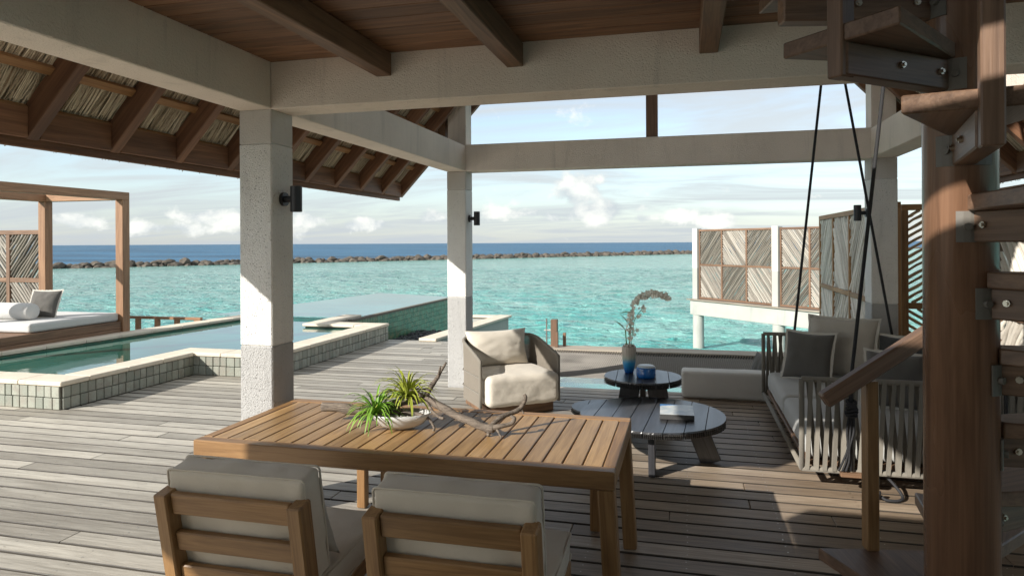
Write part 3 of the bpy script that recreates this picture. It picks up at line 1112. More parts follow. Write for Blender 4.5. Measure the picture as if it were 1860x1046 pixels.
# =================================================================== PAVILION
pav = thing('pavilion', 'open timber and plaster pavilion with thatched gable roof over the deck', 'pavilion', (-.34, 6, 0))
CX0, CX1 = -2.82, -2.58
CZ = 2.62
BT = 2.93
def column(x0, x1, y0, y1):
    c = box('column', (x0, y0, 1.09), (x1, y1, 2.40), M['white_plaster'], pav, b=.008)
    box('painted_base', (x0, y0, -.05), (x1, y1, 1.09), M['grey_plaster'], c, b=.008)
    box('collar', (x0 + .001, y0 + .001, 2.40), (x1 - .001, y1 - .001, CZ), M['collar'], c, b=.006)
column(CX0, CX1, 3.86, 4.11)
column(CX0, CX1, 7.85, 8.12)
column(1.89, 2.145, 7.85, 8.12)
column(1.89, 2.145, 3.86, 4.11)
bm_ = M['beam_plaster']
box('beam', (CX0, 1.72, CZ), (CX1, 3.858, BT), bm_, pav, b=.006)
box('beam', (CX0, 3.86, CZ - .002), (2.145, 4.11, BT), bm_, pav, b=.006)
box('beam', (CX0, 4.112, CZ), (CX1, 7.848, BT), bm_, pav, b=.006)
box('beam', (CX0, 7.85, CZ), (2.145, 8.12, BT + .01), bm_, pav, b=.006)
box('beam', (1.89, 4.112, CZ), (2.145, 7.848, BT), bm_, pav, b=.006)
# planks and joists of the upper floor
yy = 3.858
i = 0
while yy > 1.9:
    x1 = 1.88 if yy > 3.0 else .10
    box('ceiling_plank', (CX1 + .002, yy - .150, 2.916), (x1, yy - .003, 2.945), M['darkwood'], pav, b=.004)
    yy -= .153
for x in (-1.79, -.96, .128):
    box('joist', (x - .05, 1.82, 2.775), (x + .05, 3.857, 2.914), M['joist'], pav, b=.005)
box('trimmer', (CX1 + .002, 1.72, 2.75), (.10, 1.80, 2.945), M['joist'], pav, b=.005)
box('trimmer', (.13, 2.98, 2.78), (1.88, 3.06, 2.914), M['joist'], pav, b=.005)
# posts over the beams, king post
for (x0, x1) in ((CX0 + .01, CX1 + .0), (1.90, 2.14)):
    box('upper_post', (x0, 7.87, BT + .01), (x1, 8.09, 3.50), M['beam_plaster'], pav)
box('king_post', (-.43, 7.9, BT + .01), (-.30, 8.03, 5.55), M['joist'], pav)
for x in (-2.95, 2.25):
    box('wall_post', (x, 7.9, BT), (x + .09, 8.0, 3.30 if x < 0 else 3.25), M['joist'], pav)

# roof
RIDGE, EX, EZ, SL = -.34, 3.26, 2.31, 1.07
ALPHA = math.atan(SL)
def roof_pt(side, run, y, lift=0.0):
    """run: horizontal distance up from the eave; lift: square to the slope above the rafters' underside"""
    x = EX - run
    z = EZ + SL * run
    x += lift * math.sin(ALPHA)
    z += lift * math.cos(ALPHA)
    return Vector((RIDGE + side * x, y, z))
RY = [8.19 - .571 * i for i in range(11)]
RD = .14
for side in (-1, 1):
    nrm = Vector((side * math.sin(ALPHA), 0, math.cos(ALPHA)))
    for yv in RY:
        bar('rafter', roof_pt(side, .03, yv, RD / 2), roof_pt(side, EX, yv, RD / 2), .075, RD, M['rafter'], pav, tuple(nrm))
    # eave board between the rafter feet
    p = roof_pt(side, .0, RY[-1] - .04)
    q = roof_pt(side, .0, RY[0] + .04)
    for i in range(len(RY) - 1):
        a = roof_pt(side, .035, RY[i + 1] + .0395)
        b = roof_pt(side, .035, RY[i] - .0395)
        bar('eave_board', a + Vector((0, 0, .09)), b + Vector((0, 0, .09)), .03, .175, M['rafter'], pav)
    bar('fascia', p + Vector((side * .02, 0, .085)), q + Vector((side * .02, .0, .085)), .035, .185, M['rafter'], pav)
    for run in [.11 + .19 * q for q in range(16)]:
        for i in range(len(RY) - 1):
            if side == 1 and RY[i] < 4.5 or RY[i] < 1.0:
                continue
            bar('batten', roof_pt(side, run, RY[i + 1] + .039, RD - .02), roof_pt(side, run, RY[i] - .039, RD - .02), .055, .032, M['batten'], pav, tuple(nrm))
    # thatch: a thick coat, with loose straw hanging in courses on its underside
    mb = MB()
    ya, yb = RY[-1] - .1, RY[0] + .10
    pts = [roof_pt(side, -.07, 0, RD + .03), roof_pt(side, EX + .03, 0, RD + .03), roof_pt(side, EX + .03, 0, RD + .26), roof_pt(side, -.02, 0, RD + .22)]
    V = [(p.x, ya, p.z) for p in pts] + [(p.x, yb, p.z) for p in pts]
    mb.add(V, [[0, 1, 2, 3], [7, 6, 5, 4], [0, 4, 5, 1], [1, 5, 6, 2], [2, 6, 7, 3], [3, 7, 4, 0]], .45)
    ys, ye = (2.45, 8.27) if side < 0 else (4.0, 8.27)
    for c in range(10 if side < 0 else 6):
        run0 = -.05 + c * .17
        nst = int((ye - ys) / .0048)
        for i in range(nst):
            yv = ys + (ye - ys) * (i + random.random()) / nst
            ln = random.uniform(.22, .40)
            r0 = run0 + random.uniform(-.03, .03)
            lift0 = RD - .004 + random.uniform(0, .022)
            dy = random.gauss(0, .022)
            w = random.uniform(.0025, .0055)
            a = roof_pt(side, r0, yv, lift0 - .006)
            m_ = roof_pt(side, r0 + ln * .35, yv + dy * .5, lift0 + .004)
            b = roof_pt(side, r0 + ln * .73, yv + dy, lift0 + .03)
            tn = random.betavariate(1.6, 1.4)
            up = nrm * (w * .7)
            yw = Vector((0, w, 0))
            mb.add([a - yw, a + yw, a - up, m_ - yw, m_ + yw, m_ - up, b - yw, b + yw, b - up],
                   [[0, 3, 5, 2], [2, 5, 4, 1], [3, 6, 8, 5], [5, 8, 7, 4], [0, 2, 1]], tn)
    tag(mb.build('thatch', M['thatch'], pav, tone=True), kind='stuff')
# purlin that carries the swing
bar('purlin', (1.47, 3.9, 4.03), (1.47, 8.25, 4.03), .12, .16, M['rafter'], pav)
bar('ridge_beam', (RIDGE, RY[-1], 5.72), (RIDGE, 8.24, 5.72), .09, .2, M['rafter'], pav)


# unseen slabs added behind the viewpoint, cut to shade the chairs and near deck
vl = thing('shade_blocker', 'added slabs and wall out of view behind the viewpoint that block the light', 'light blocker', (0, -2, 0))
box('shade_slab', (-3.0, -4.0, 2.9), (5.0, .30, 3.05), M['pale_paint'], vl)  # out of view; pale underside chosen to bounce light back
box('shade_slab', (-5.0, -4.0, 2.9), (-3.003, -.32, 3.05), M['pale_paint'], vl)
box('blocker_wall', (-5.0, -4.2, -.3), (5.0, -4.003, 2.898), M['white_plaster'], vl)  # unseen wall added to keep green lagoon bounce out
tg = MB()
tg.box((-10.2, -14.0, -.30), (8.0, -.42, -.02))
tag(tg.build('bounce_blocker', M['greywood']), kind='structure')  # unseen floor added to cover the lagoon and its green bounce


# wall lamps
def wall_lamp(x, y, z, sx, label):
    t = thing('wall_lamp', label, 'wall lamp', (x, y, z), 'cylinder wall lamps on the pavilion pillars')
    mb = MB()
    mb.tube([(x, y, z), (x + sx * .022, y, z)], .045, 20)
    mb.build('back_plate', M['lamp'], t)
    mb = MB()
    mb.tube([(x + sx * .02, y, z), (x + sx * .07, y, z)], .022, 12)
    mb.build('arm', M['lamp'], t)
    mb = MB()
    mb.lathe([(.034, -.085), (.038, -.083), (.038, .083), (.034, .085)], 24, (x + sx * .10, y, z))
    mb.build('lamp_cylinder', M['lamp'], t, smooth=False)
wall_lamp(CX1, 3.985, 2.045, 1, 'dark cylinder wall lamp on the near white pillar')
wall_lamp(CX1, 7.985, 2.05, 1, 'dark cylinder wall lamp on the far pillar behind the armchair')
wall_lamp(1.89, 7.985, 2.05, -1, 'dark cylinder wall lamp on the pillar behind the hanging sofa')


# =================================================================== STAIRCASE
SF = 1.97
SR = .659 * SF
PX = SR * math.cos(YAW) - SF * math.sin(YAW)
PY = SR * math.sin(YAW) + SF * math.cos(YAW)
st = thing('spiral_staircase', 'dark wooden spiral staircase round a thick timber post with bolted treads', 'staircase', (PX, PY, 0))
# post, grain (local X) running up it
PR = .0945
mb = MB()
mb.tube([(-2.6, 0, 0), (2.6, 0, 0)], PR, 44)
me = mb.mesh('centre_post')
me.polygons.foreach_set('use_smooth', [len(p.vertices) == 4 for p in me.polygons])
put('centre_post', me, M['post'], st, Matrix.Translation((PX, PY, 2.5)) @ Matrix.Rotation(R(-90), 4, 'Y'))
RISE = .213
TOP_D = 1.876
ANG = [178, 206, 243, 272, 299, 326, 353, 381, 412, 446, 478, 508]
def polar(r, an, z):
    return Vector((PX + r * math.cos(an), PY + r * math.sin(an), z))
rails = []
for kx, deg in enumerate(ANG):
    lev = TOP_D + RISE * (3 - kx)
    an = R(deg) + YAW
    RT = .545 if kx < 6 else .61
    zc = lev - .045 - .043
    bar('tread_support', polar(PR - .004, an, zc), polar(RT - .035, an, zc), .055, .086, M['stair'], st)
    tm = Matrix.Translation((PX, PY, lev - .0225)) @ Matrix.Rotation(an, 4, 'Z')
    mb = MB()
    hw = R(18.5)
    mb.prism([(.10 * math.cos(-.45), .10 * math.sin(-.45)), (RT * math.cos(-hw), RT * math.sin(-hw)), (RT * math.cos(hw), RT * math.sin(hw)), (.10 * math.cos(.45), .10 * math.sin(.45))], -.022, .0225)
    o = mb.build('tread', M['stair'], st, mtx=tm)
    bv = o.modifiers.new('bevel', 'BEVEL')
    bv.width = .004
    bv.segments = 1
    side = Vector((-math.sin(an), math.cos(an), 0))
    for sg in (-1, 1):
        for rr in (.135, .30):
            q = polar(rr, an, zc + .004) + side * sg * .0275
            mb = MB()
            mb.tube([q, q + side * sg * .008], .0095, 8)
            mb.tube([q + side * sg * .006, q + side * sg * .013], .0055, 6)
            mb.build('bolt', M['bolt'], st)
        t = an + sg * R(25)
        q = polar(PR + .004, t, zc)
        mb = MB()
        mb.tube([q, q + Vector((math.cos(t), math.sin(t), 0)) * .013], .0105, 8)
        mb.build('bolt', M['steel'], st)
    mb = MB()
    V, F = [], []
    for j in range(9):
        t = an + R(-41 + 82 * j / 8)
        for rr in (PR + .0005, PR + .0055):
            for zz in (zc - .043, zc + .043):
                V.append(polar(rr, t, zz))
    for j in range(8):
        a, b = j * 4, j * 4 + 4
        F += [[a + 2, b + 2, b + 3, a + 3], [a, a + 1, b + 1, b], [a + 1, a + 3, b + 3, b + 1], [a, b, b + 2, a + 2]]
    F += [[0, 2, 3, 1], [32, 33, 35, 34]]
    mb.add(V, F)
    mb.build('bracket_plate', M['steel'], st)
    pb = polar(RT - .012, an, 0)
    rails.append(Vector((pb.x, pb.y, lev + .64)))
    if kx in (1, 2, 3, 9):
        foot = zc - .046 if kx < 4 else lev
        pb = polar(RT - (.045 if kx == 1 else .012 if kx < 4 else .03), an, 0)
        bar('baluster', (pb.x, pb.y, foot), (pb.x, pb.y, lev + .63), .046, .05, M['stair'] if kx < 9 else M['teak'], st, up=(math.cos(an), math.sin(an), 0))
box('sun_board', (-2.1, .35, 3.12), (2.6, 2.95, 3.19), M['stair'], st)  # unseen board added to keep the sun off the upper treads
def cam_pt(px, py, d):
    u, v = (px - 930) / FPX, -(py - 441) / FPX
    return Vector(((math.cos(YAW) * u - math.sin(YAW)) * d, (math.sin(YAW) * u + math.cos(YAW)) * d, EYE + v * d))
ha, hb = cam_pt(1494, 730, 2.52), cam_pt(1712, 592, 2.50)
bar('handrail', ha, hb, .048, .058, M['stair'], st, b=.007)
for i in range(7):
    bar('handrail', rails[i], rails[i + 1], .045, .055, M['stair'], st, b=.007)

# =================================================================== DINING
TX0, TX1, TY0, TY1, TZ = -2.50, -.31, 3.03, 4.00, .73
dt = thing('dining_table', 'large rectangular slatted teak dining table on the deck', 'table', ((TX0 + TX1) / 2, 3.5, 0))
FR = .075
box('rail', (TX0, TY0, TZ - .085), (TX1, TY0 + FR, TZ), M['teak'], dt, b=.005)
box('rail', (TX0, TY1 - FR, TZ - .085), (TX1, TY1, TZ), M['teak'], dt, b=.005)
box('end_rail', (TX0, TY0 + FR + .001, TZ - .085), (TX0 + .06, TY1 - FR - .001, TZ - .0005), M['teak'], dt, b=.005)
box('end_rail', (TX1 - .06, TY0 + FR + .001, TZ - .085), (TX1, TY1 - FR - .001, TZ - .0005), M['teak'], dt, b=.005)
NS = 22
w = (TX1 - TX0 - .12) / NS
for i in range(NS):
    a = TX0 + .06 + i * w
    box('slat', (a + .0035, TY0 + FR + .001, TZ - .028), (a + w - .0035, TY1 - FR - .001, TZ - .0015 + random.uniform(-.0006, .0006)), M['tabletop'], dt, b=.003)
for yv in (3.3, 3.72):
    box('batten', (TX0 + .062, yv - .03, TZ - .075), (TX1 - .062, yv + .03, TZ - .03), M['teak'], dt)
for (x, sx) in ((TX0 + .04, -1), (TX1 - .04, 1)):
    for (yv, sy) in ((TY0 + .045, -1), (TY1 - .045, 1)):
        bar('leg', (x + sx * .035, yv + sy * .0, .0), (x, yv, TZ - .086), .075, .085, M['teak'], dt, up=(0, 1, 0), b=.006)

bn = thing('bench', 'low teak bench tucked against the far side of the dining table', 'bench', (-1.3, 4.35, 0))
for i in range(5):
    box('slat', (-2.12, 4.10 + i * .092, .405), (-.50, 4.185 + i * .092, .43), M['teak'], bn)
for x in (-2.09, -.54):
    for yv in (4.14, 4.50):
        bar('leg', (x, yv, 0), (x, yv, .404), .06, .06, M['teak'], bn, up=(0, 1, 0), b=.005)
    box('cross_rail', (x - .025, 4.172, .34), (x + .025, 4.468, .404), M['teak'], bn)


def piping(parent, hx, hy, hz, mtx, axis, r=.0045, mat=None):
    """corded seam round the two large faces of a cushion"""
    for sg in (-1, 1):
        mb = MB()
        a, b = (hx, hz) if axis == 'y' else (hx, hy)
        k_ = sg * ((hy if axis == 'y' else hz) - .010)
        c = .016
        loop = []
        for (sx, sy, st_) in ((1, 1, 0), (-1, 1, 90), (-1, -1, 180), (1, -1, 270)):
            for q in range(5):
                an_ = R(st_ + q * 22.5)
                loop.append((sx * (a - c) + c * math.cos(an_) * 1.10, sy * (b - c) + c * math.sin(an_) * 1.10))
        dense = []
        for i_ in range(len(loop)):
            p_, q_ = Vector(loop[i_]), Vector(loop[(i_ + 1) % len(loop)])
            m_ = max(1, int((q_ - p_).length / .05))
            for j_ in range(m_):
                dense.append(p_.lerp(q_, j_ / m_))
        dense.append(dense[0])
        pts_ = [Vector((p.x, k_, p.y)) if axis == 'y' else Vector((p.x, p.y, k_)) for p in dense]
        pts_ = [p + Vector((noise.noise(p * 13), noise.noise(p * 13 + Vector((3, 0, 0))), noise.noise(p * 13 + Vector((0, 3, 0))))) * .003 for p in pts_]
        mb.tube(pts_, r, 6, cap=False)
        mb.build('piping', mat or M['taupe'], parent, smooth=True, mtx=mtx.copy())


def make_chair(x0, x1, yb, label):
    """armless lounge dining chair seen from behind; back at yb, seat towards +Y"""
    t = thing('dining_chair', label, 'chair', ((x0 + x1) / 2, yb + .35, 0), 'teak lounge chairs on the near side of the dining table')
    lean = .10
    zt = .765
    def back_y(z):
        return yb + lean * (zt - z) / zt * 1.4
    for (x, s) in ((x0 + .03, 1), (x1 - .03, -1)):
        bar('back_post', (x, back_y(0) + .02, 0), (x, back_y(zt) + .02, zt), .06, .085, M['teak'], t, up=(0, 1, 0), b=.006)
    for (za, zb) in ((.675, .762), (.52, .60), (.385, .455)):
        ya = back_y((za + zb) / 2) + .005
        bar('back_rail', (x0 + .061, ya + .012, (za + zb) / 2), (x1 - .061, ya + .012, (za + zb) / 2), .032, zb - za, M['teak'], t, up=(0, -lean * 1.4 / zt, 1), b=.005)
    # seat frame
    yf = yb + .70
    for x in (x0 + .025, x1 - .025):
        bar('side_rail', (x, yb + .10, .265), (x, yf, .31), .045, .075, M['teak'], t, b=.005)
        bar('front_leg', (x, yf - .04, 0), (x, yf - .04, .27), .055, .06, M['teak'], t, up=(0, 1, 0), b=.005)
    bar('front_rail', (x0 + .05, yf - .03, .30), (x1 - .05, yf - .03, .30), .04, .07, M['teak'], t)
    bar('seat_slat', (x0 + .05, yb + .30, .285), (x1 - .05, yb + .30, .285), .09, .02, M['teak'], t)
    bar('seat_slat', (x0 + .05, yb + .48, .295), (x1 - .05, yb + .48, .295), .09, .02, M['teak'], t)
    W = (x1 - x0) / 2
    # seat cushion
    sm = Matrix.Translation(((x0 + x1) / 2, yb + .435, .375)) @ Matrix.Rotation(R(3.5), 4, 'X')
    o = put('seat_cushion', rounded_mesh(W - .012, .325, .058, .020, .014, .0075, 22, 3), M['taupe'], t, sm)
    piping(o, W - .012, .325, .058, sm, 'z')
    # back cushion, leaning on the rails
    bmx = Matrix.Translation(((x0 + x1) / 2, yb + .135, .635)) @ Matrix.Rotation(R(10), 4, 'X')
    o = put('back_cushion', rounded_mesh(W - .018, .066, .222, .020, .010, .0075, 22, 9), M['taupe'], t, bmx)
    piping(o, W - .018, .066, .222, bmx, 'y')
    return t
c1 = make_chair(-2.055, -1.40, 2.28, 'teak dining chair with taupe cushions, the left one of the two')
c2 = copy_thing(c1, (.905, 0, 0))
c2['label'] = 'teak dining chair with taupe cushions, the right one of the two'
scatter_pillow('small taupe pillow on the left dining chair', M['linen'], .40, (-1.62, 2.60, .445), R(90), R(22), .06, None, seed=4)

# ---- table decoration
bw = thing('glass_bowl', 'pale boat-shaped glass bowl on the dining table', 'bowl', (-1.53, 3.50, TZ))
mb = MB()
prof = [(.02, .0), (.10, .004), (.155, .03), (.19, .07), (.215, .105), (.209, .106), (.182, .072), (.148, .036), (.095, .014), (.02, .010)]
mb.lathe(prof, 40, (0, 0, 0), sx=1.0, sy=.55)
mb.build('shell', M['bowl'], bw, smooth=True, mtx=Matrix.Translation((-1.53, 3.49, TZ + .002)) @ Matrix.Rotation(R(18), 4, 'Z') @ Matrix.Diagonal((.80, .9, .8, 1)))
mb = MB()
for i in range(160):
    a, r = random.uniform(0, 6.28), math.sqrt(random.random())
    sc = random.uniform(.010, .018)
    m = Matrix.Translation((-1.53 + r * .11 * math.cos(a), 3.49 + r * .06 * math.sin(a), TZ + .047 + random.uniform(0, .012))) @ Matrix.Rotation(a, 4, 'Z') @ Matrix.Diagonal((sc * 1.2, sc, sc * .8, 1))
    V = [(1, 0, 0), (0, 1, 0), (-1, 0, 0), (0, -1, 0), (0, 0, .9), (0, 0, -.9)]
    mb.add([m @ Vector(v) for v in V], [[0, 1, 4], [1, 2, 4], [2, 3, 4], [3, 0, 4], [1, 0, 5], [2, 1, 5], [3, 2, 5], [0, 3, 5]])
tag(mb.build('pebbles', M['paper'], bw), kind='stuff')

dw = thing('driftwood', 'twisted grey driftwood branch lying across the bowl on the table', 'driftwood', (-1.5, 3.55, TZ))
def branch(pts, r0, r1, name='limb', sub=5, wob=.012, n=9):
    pts = [Vector(p) for p in pts]
    out, rad = [], []
    for i in range(len(pts) - 1):
        pa = pts[max(i - 1, 0)]
        pb, pc = pts[i], pts[i + 1]
        pd = pts[min(i + 2, len(pts) - 1)]
        for j in range(sub):
            t = j / sub
            p = .5 * ((2 * pb) + (-pa + pc) * t + (2 * pa - 5 * pb + 4 * pc - pd) * t * t + (-pa + 3 * pb - 3 * pc + pd) * t ** 3)
            out.append(p)
    out.append(pts[-1])
    for i, p in enumerate(out):
        t = i / (len(out) - 1)
        nz = noise.noise(p * 14)
        rad.append(1.05 * (r0 + (r1 - r0) * t) * (1 + .28 * nz + .15 * noise.noise(p * 45)))
        out[i] = p + Vector((noise.noise(p * 9), noise.noise(p * 9 + Vector((5, 0, 0))), noise.noise(p * 9 + Vector((0, 5, 0))))) * wob
    mb = MB()
    mb.tube(out, rad, n)
    # grain along local X
    return mb.build(name, M['drift'], dw, smooth=True)
branch([(-2.03, 3.52, .815), (-1.92, 3.53, .812), (-1.80, 3.54, .800), (-1.68, 3.55, .822), (-1.56, 3.56, .860), (-1.47, 3.57, .878), (-1.40, 3.56, .885), (-1.33, 3.53, .862), (-1.22, 3.50, .815), (-1.10, 3.47, .790), (-1.02, 3.46, .772), (-.98, 3.45, .770)], .026, .020, 'main_limb')
branch([(-1.41, 3.56, .885), (-1.385, 3.57, .95), (-1.345, 3.58, 1.01), (-1.30, 3.59, 1.085)], .019, .006, 'twig')
branch([(-1.345, 3.58, 1.00), (-1.325, 3.56, 1.04), (-1.315, 3.55, 1.075)], .008, .004, 'twig')
branch([(-1.01, 3.46, .775), (-.96, 3.53, .81), (-.90, 3.60, .832), (-.87, 3.63, .855), (-.85, 3.64, .90), (-.86, 3.65, .915)], .013, .009, 'twig')
branch([(-.88, 3.62, .845), (-.86, 3.62, .815)], .007, .004, 'twig')
branch([(-1.0, 3.455, .772), (-.95, 3.45, .782), (-.90, 3.47, .80), (-.885, 3.48, .825), (-.905, 3.49, .835)], .017, .007, 'twig')
branch([(-1.01, 3.455, .765), (-1.012, 3.445, .733)], .012, .008, 'twig')
branch([(-.965, 3.45, .772), (-.945, 3.435, .75), (-.93, 3.42, .732)], .009, .004, 'twig')
branch([(-1.40, 3.55, .88), (-1.36, 3.52, .84), (-1.30, 3.50, .80), (-1.275, 3.49, .795)], .010, .006, 'twig')
branch([(-1.46, 3.55, .875), (-1.43, 3.53, .905), (-1.45, 3.52, .93), (-1.49, 3.52, .935)], .009, .005, 'twig')
branch([(-1.62, 3.53, .80), (-1.52, 3.52, .815), (-1.42, 3.52, .80), (-1.36, 3.50, .785), (-1.33, 3.48, .75), (-1.335, 3.475, .735)], .012, .005, 'twig')
branch([(-1.66, 3.56, .82), (-1.60, 3.57, .79), (-1.52, 3.58, .785)], .02, .012, 'twig')
branch([(-1.58, 3.545, .84), (-1.52, 3.53, .80), (-1.47, 3.51, .79)], .016, .010, 'twig')


def leafy(name, label, cen, mat, n, ln, droop, spread=1.0, wid=.0065):
    t = thing(name, label, 'plant', cen)
    mb = MB()
    for i in range(n):
        an = 6.283 * i / n + random.uniform(-.35, .35)
        el = random.uniform(.35, 1.45)
        L_ = ln * random.uniform(.6, 1.1)
        d = Vector((math.cos(an) * math.cos(el) * spread, math.sin(an) * math.cos(el) * spread, math.sin(el)))
        p = Vector(cen) + Vector((math.cos(an), math.sin(an), 0)) * .008
        sidev = Vector((-math.sin(an), math.cos(an), 0))
        V, F = [], []
        N = 9
        for j in range(N):
            s_ = j / (N - 1)
            w_ = wid * (1 - s_ ** 2.2) + .0006
            V += [p - sidev * w_, p + Vector((0, 0, -w_ * .6)), p + sidev * w_]
            if j:
                a = (j - 1) * 3
                F += [[a, a + 1, a + 4, a + 3], [a + 1, a + 2, a + 5, a + 4]]
            d = (d + Vector((0, 0, -droop * (.4 + s_)))).normalized()
            p = p + d * (L_ / (N - 1))
            if p.z < TZ + .006:
                p.z = TZ + .006
        mb.add(V, F)
    o = mb.build('leaves', mat, t, smooth=True)
    tag(o, kind='stuff')
    return t
leafy('air_plant', 'bright green spiky plant at the left end of the glass bowl', (-1.655, 3.44, TZ + .085), M['leaf1'], 80, .22, .34, 1.0, .007)
leafy('air_plant', 'olive green spiky plant perched on top of the driftwood', (-1.52, 3.56, TZ + .150), M['leaf2'], 105, .23, .32, 1.0, .007)

# =================================================================== LOUNGE
# ---- armchair
AC = Matrix.Translation((-1.845, 7.02, 0)) @ Matrix.Rotation(R(37), 4, 'Z')
ac = thing('armchair', 'rounded rope-weave armchair with thick cream cushions beside the far pillar', 'armchair', (-1.76, 7.02, 0))
def shell_path(n):
    """plan of the shell from the left arm front round the back to the right arm front; returns (x, y, t)"""
    hw, dp, r = .435, .36, .22
    pts = []
    segs = []
    P = [Vector((-hw, -dp * .95)), Vector((-hw, dp - r))]
    L1 = (P[1] - P[0]).length
    La = math.pi / 2 * r
    Lb = 2 * (hw - r)
    T = 2 * L1 + 2 * La + Lb
    for i in range(n):
        s_ = T * i / (n - 1)
        if s_ < L1:
            p = (-hw, -dp * .95 + s_)
        elif s_ < L1 + La:
            a = (s_ - L1) / r
            p = (-hw + r - r * math.cos(a), dp - r + r * math.sin(a))
        elif s_ < L1 + La + Lb:
            p = (-hw + r + (s_ - L1 - La), dp)
        elif s_ < L1 + 2 * La + Lb:
            a = (s_ - L1 - La - Lb) / r
            p = (hw - r + r * math.sin(a), dp - r + r * math.cos(a))
        else:
            p = (hw, dp - r - (s_ - L1 - 2 * La - Lb))
        pts.append((p[0], p[1], s_ / T))
    return pts
def shell_top(yl):
    t = max(0.0, min(1.0, (yl + .34) / .62))
    return .565 + .155 * (t ** .9)
mb = MB()
for (x, yv, t) in shell_path(170):
    mb.tube([(x, yv, .10), (x * .985, yv * .985, .33), (x * 1.0, yv, shell_top(yv))], .0058, 5, cap=False)
tag(mb.build('rope_weave', M['ropeweave'], ac, smooth=True, mtx=AC.copy()), kind='stuff')
mb = MB()
pp = [(x, yv, shell_top(yv)) for (x, yv, t) in shell_path(60)]
pts = [(-.435, -.342, .10), (-.435, -.342, .30), (-.435, -.342, .535)] + pp + [(.435, -.342, .535), (.435, -.342, .30), (.435, -.342, .10)]
mb.tube(pts, .016, 10)
mb.build('arm_tube', M['strap'], ac, smooth=True, mtx=AC.copy())
for zz in (.24, .40):
    mb = MB()
    mb.tube([(x * 1.02, yv * 1.02, zz) for (x, yv, t) in shell_path(50)], .006, 6)
    mb.build('weave_rail', M['strap'], ac, smooth=True, mtx=AC.copy())
def local_box(name, lo, hi, mat, parent, M0, b=.006):
    d = [hi[i] - lo[i] for i in range(3)]
    c = [(hi[i] + lo[i]) / 2 for i in range(3)]
    return put(name, cbox_mesh(d[0], d[1], d[2], b, mat), mat, parent, M0 @ Matrix.Translation(c))
local_box('base', (-.36, -.33, .0), (.38, .34, .10), M['joist'], ac, AC)
sm_ = AC @ Matrix.Translation((.005, -.075, .262))
put('seat_cushion', rounded_mesh(.39, .37, .150, .05, .024, .005, 24, 5), M['cream'], ac, sm_)
put('back_cushion', pillow_mesh(.36, .205, .115, 8), M['cream'], ac, AC @ Matrix.Translation((-.03, .225, .60)) @ Matrix.Rotation(R(76), 4, 'X'))


# ---- round charred tables
def round_table(cx, cy, z, r, nplank, legs, label, legh=.055, rim=.06, ang=0.0):
    t = thing('coffee_table', label, 'coffee table', (cx, cy, 0), 'round black charred wood tables')
    w_ = 2 * r / nplank
    for i in range(nplank):
        a, b = -r + i * w_ + .003, -r + (i + 1) * w_ - .003
        poly = []
        N = 9
        for j in range(N + 1):
            x = a + (b - a) * j / N
            poly.append((x, math.sqrt(max(1e-5, r * r - x * x))))
        for j in range(N + 1):
            x = b - (b - a) * j / N
            poly.append((x, -math.sqrt(max(1e-5, r * r - x * x))))
        mb = MB()
        n_ = len(poly)
        # undercut, rough-hewn edge
        V = [(x, y_, 0) for x, y_ in poly] + [(x * 1.0, y_ * (1 + .012 * random.random()), -.012) for x, y_ in poly] + [(x, y_ * (.93 + .02 * random.random()), -rim) for x, y_ in poly]
        F = [list(range(n_))]
        for lv in range(2):
            for j in range(n_):
                k_ = (j + 1) % n_
                F.append([lv * n_ + k_, lv * n_ + j, (lv + 1) * n_ + j, (lv + 1) * n_ + k_])
        F.append(list(range(2 * n_, 3 * n_))[::-1])
        # turn so that the grain of the plank lies along local X
        V = [(y_, -x, zz) for x, y_, zz in V]
        F = [f[::-1] for f in F]
        mb.add(V, F)
        mt = Matrix.Translation((cx, cy, z + random.uniform(-.001, .001))) @ Matrix.Rotation(ang, 4, 'Z') @ Matrix.Rotation(R(90), 4, 'Z')
        me = mb.mesh('plank')
        bm = bmesh.new(); bm.from_mesh(me); bmesh.ops.recalc_face_normals(bm, faces=bm.faces); bm.to_mesh(me); bm.free()
        o = put('plank', me, M['char'], t, mt)
        # chopped notches round the rim of the plank
        nb = MB()
        for sgn in (1, -1):
            m_ = max(3, int(w_ / .014))
            for row in range(3):
                for j in range(m_):
                    x = a + (b - a) * (j + .5) / m_
                    yv = sgn * math.sqrt(max(1e-5, r * r - x * x)) * (1.0 - .022 * row)
                    nx, ny_ = x / r, yv / r
                    h = .0045 + .003 * random.random()
                    zz = -.014 - row * (rim - .016) / 3
                    wd = (b - a) / m_ * .42
                    tx, ty = -ny_, nx
                    c = Vector((x, yv, zz - (rim - .016) / 6))
                    tv, nv, uv = Vector((tx, ty, 0)) * wd, Vector((nx, ny_, 0)) * h, Vector((0, 0, (rim - .016) / 6 * .9))
                    q = [c - tv - uv, c + tv - uv, c + tv + uv, c - tv + uv, c + nv * 1.6]
                    q = [Vector((p.y, -p.x, p.z)) for p in q]
                    nb.add(q, [[0, 1, 4], [1, 2, 4], [2, 3, 4], [3, 0, 4]])
        tag(nb.build('hewn_edge', M['charedge'], o, mtx=mt.copy()), kind='stuff')
    for (p0, p1, w2, h2) in legs:
        bar('leg', p0, p1, w2, h2, M['char'], t, up=(0, 1, 0), b=.004)
    return t
BC = (-.27, 5.60)
BZ = .37
round_table(BC[0], BC[1], BZ, .575, 8, [
    ((-.25, 5.22, 0), (-.255, 5.24, BZ - .06), .05, .15),
    ((.19, 5.62, 0), (.07, 5.60, BZ - .06), .16, .05),
    ((-.66, 5.92, 0), (-.56, 5.86, BZ - .06), .16, .05)],
    'large round black plank coffee table with a book on it', ang=R(-4))
SC = (-.395, 6.47)
SZ = .50
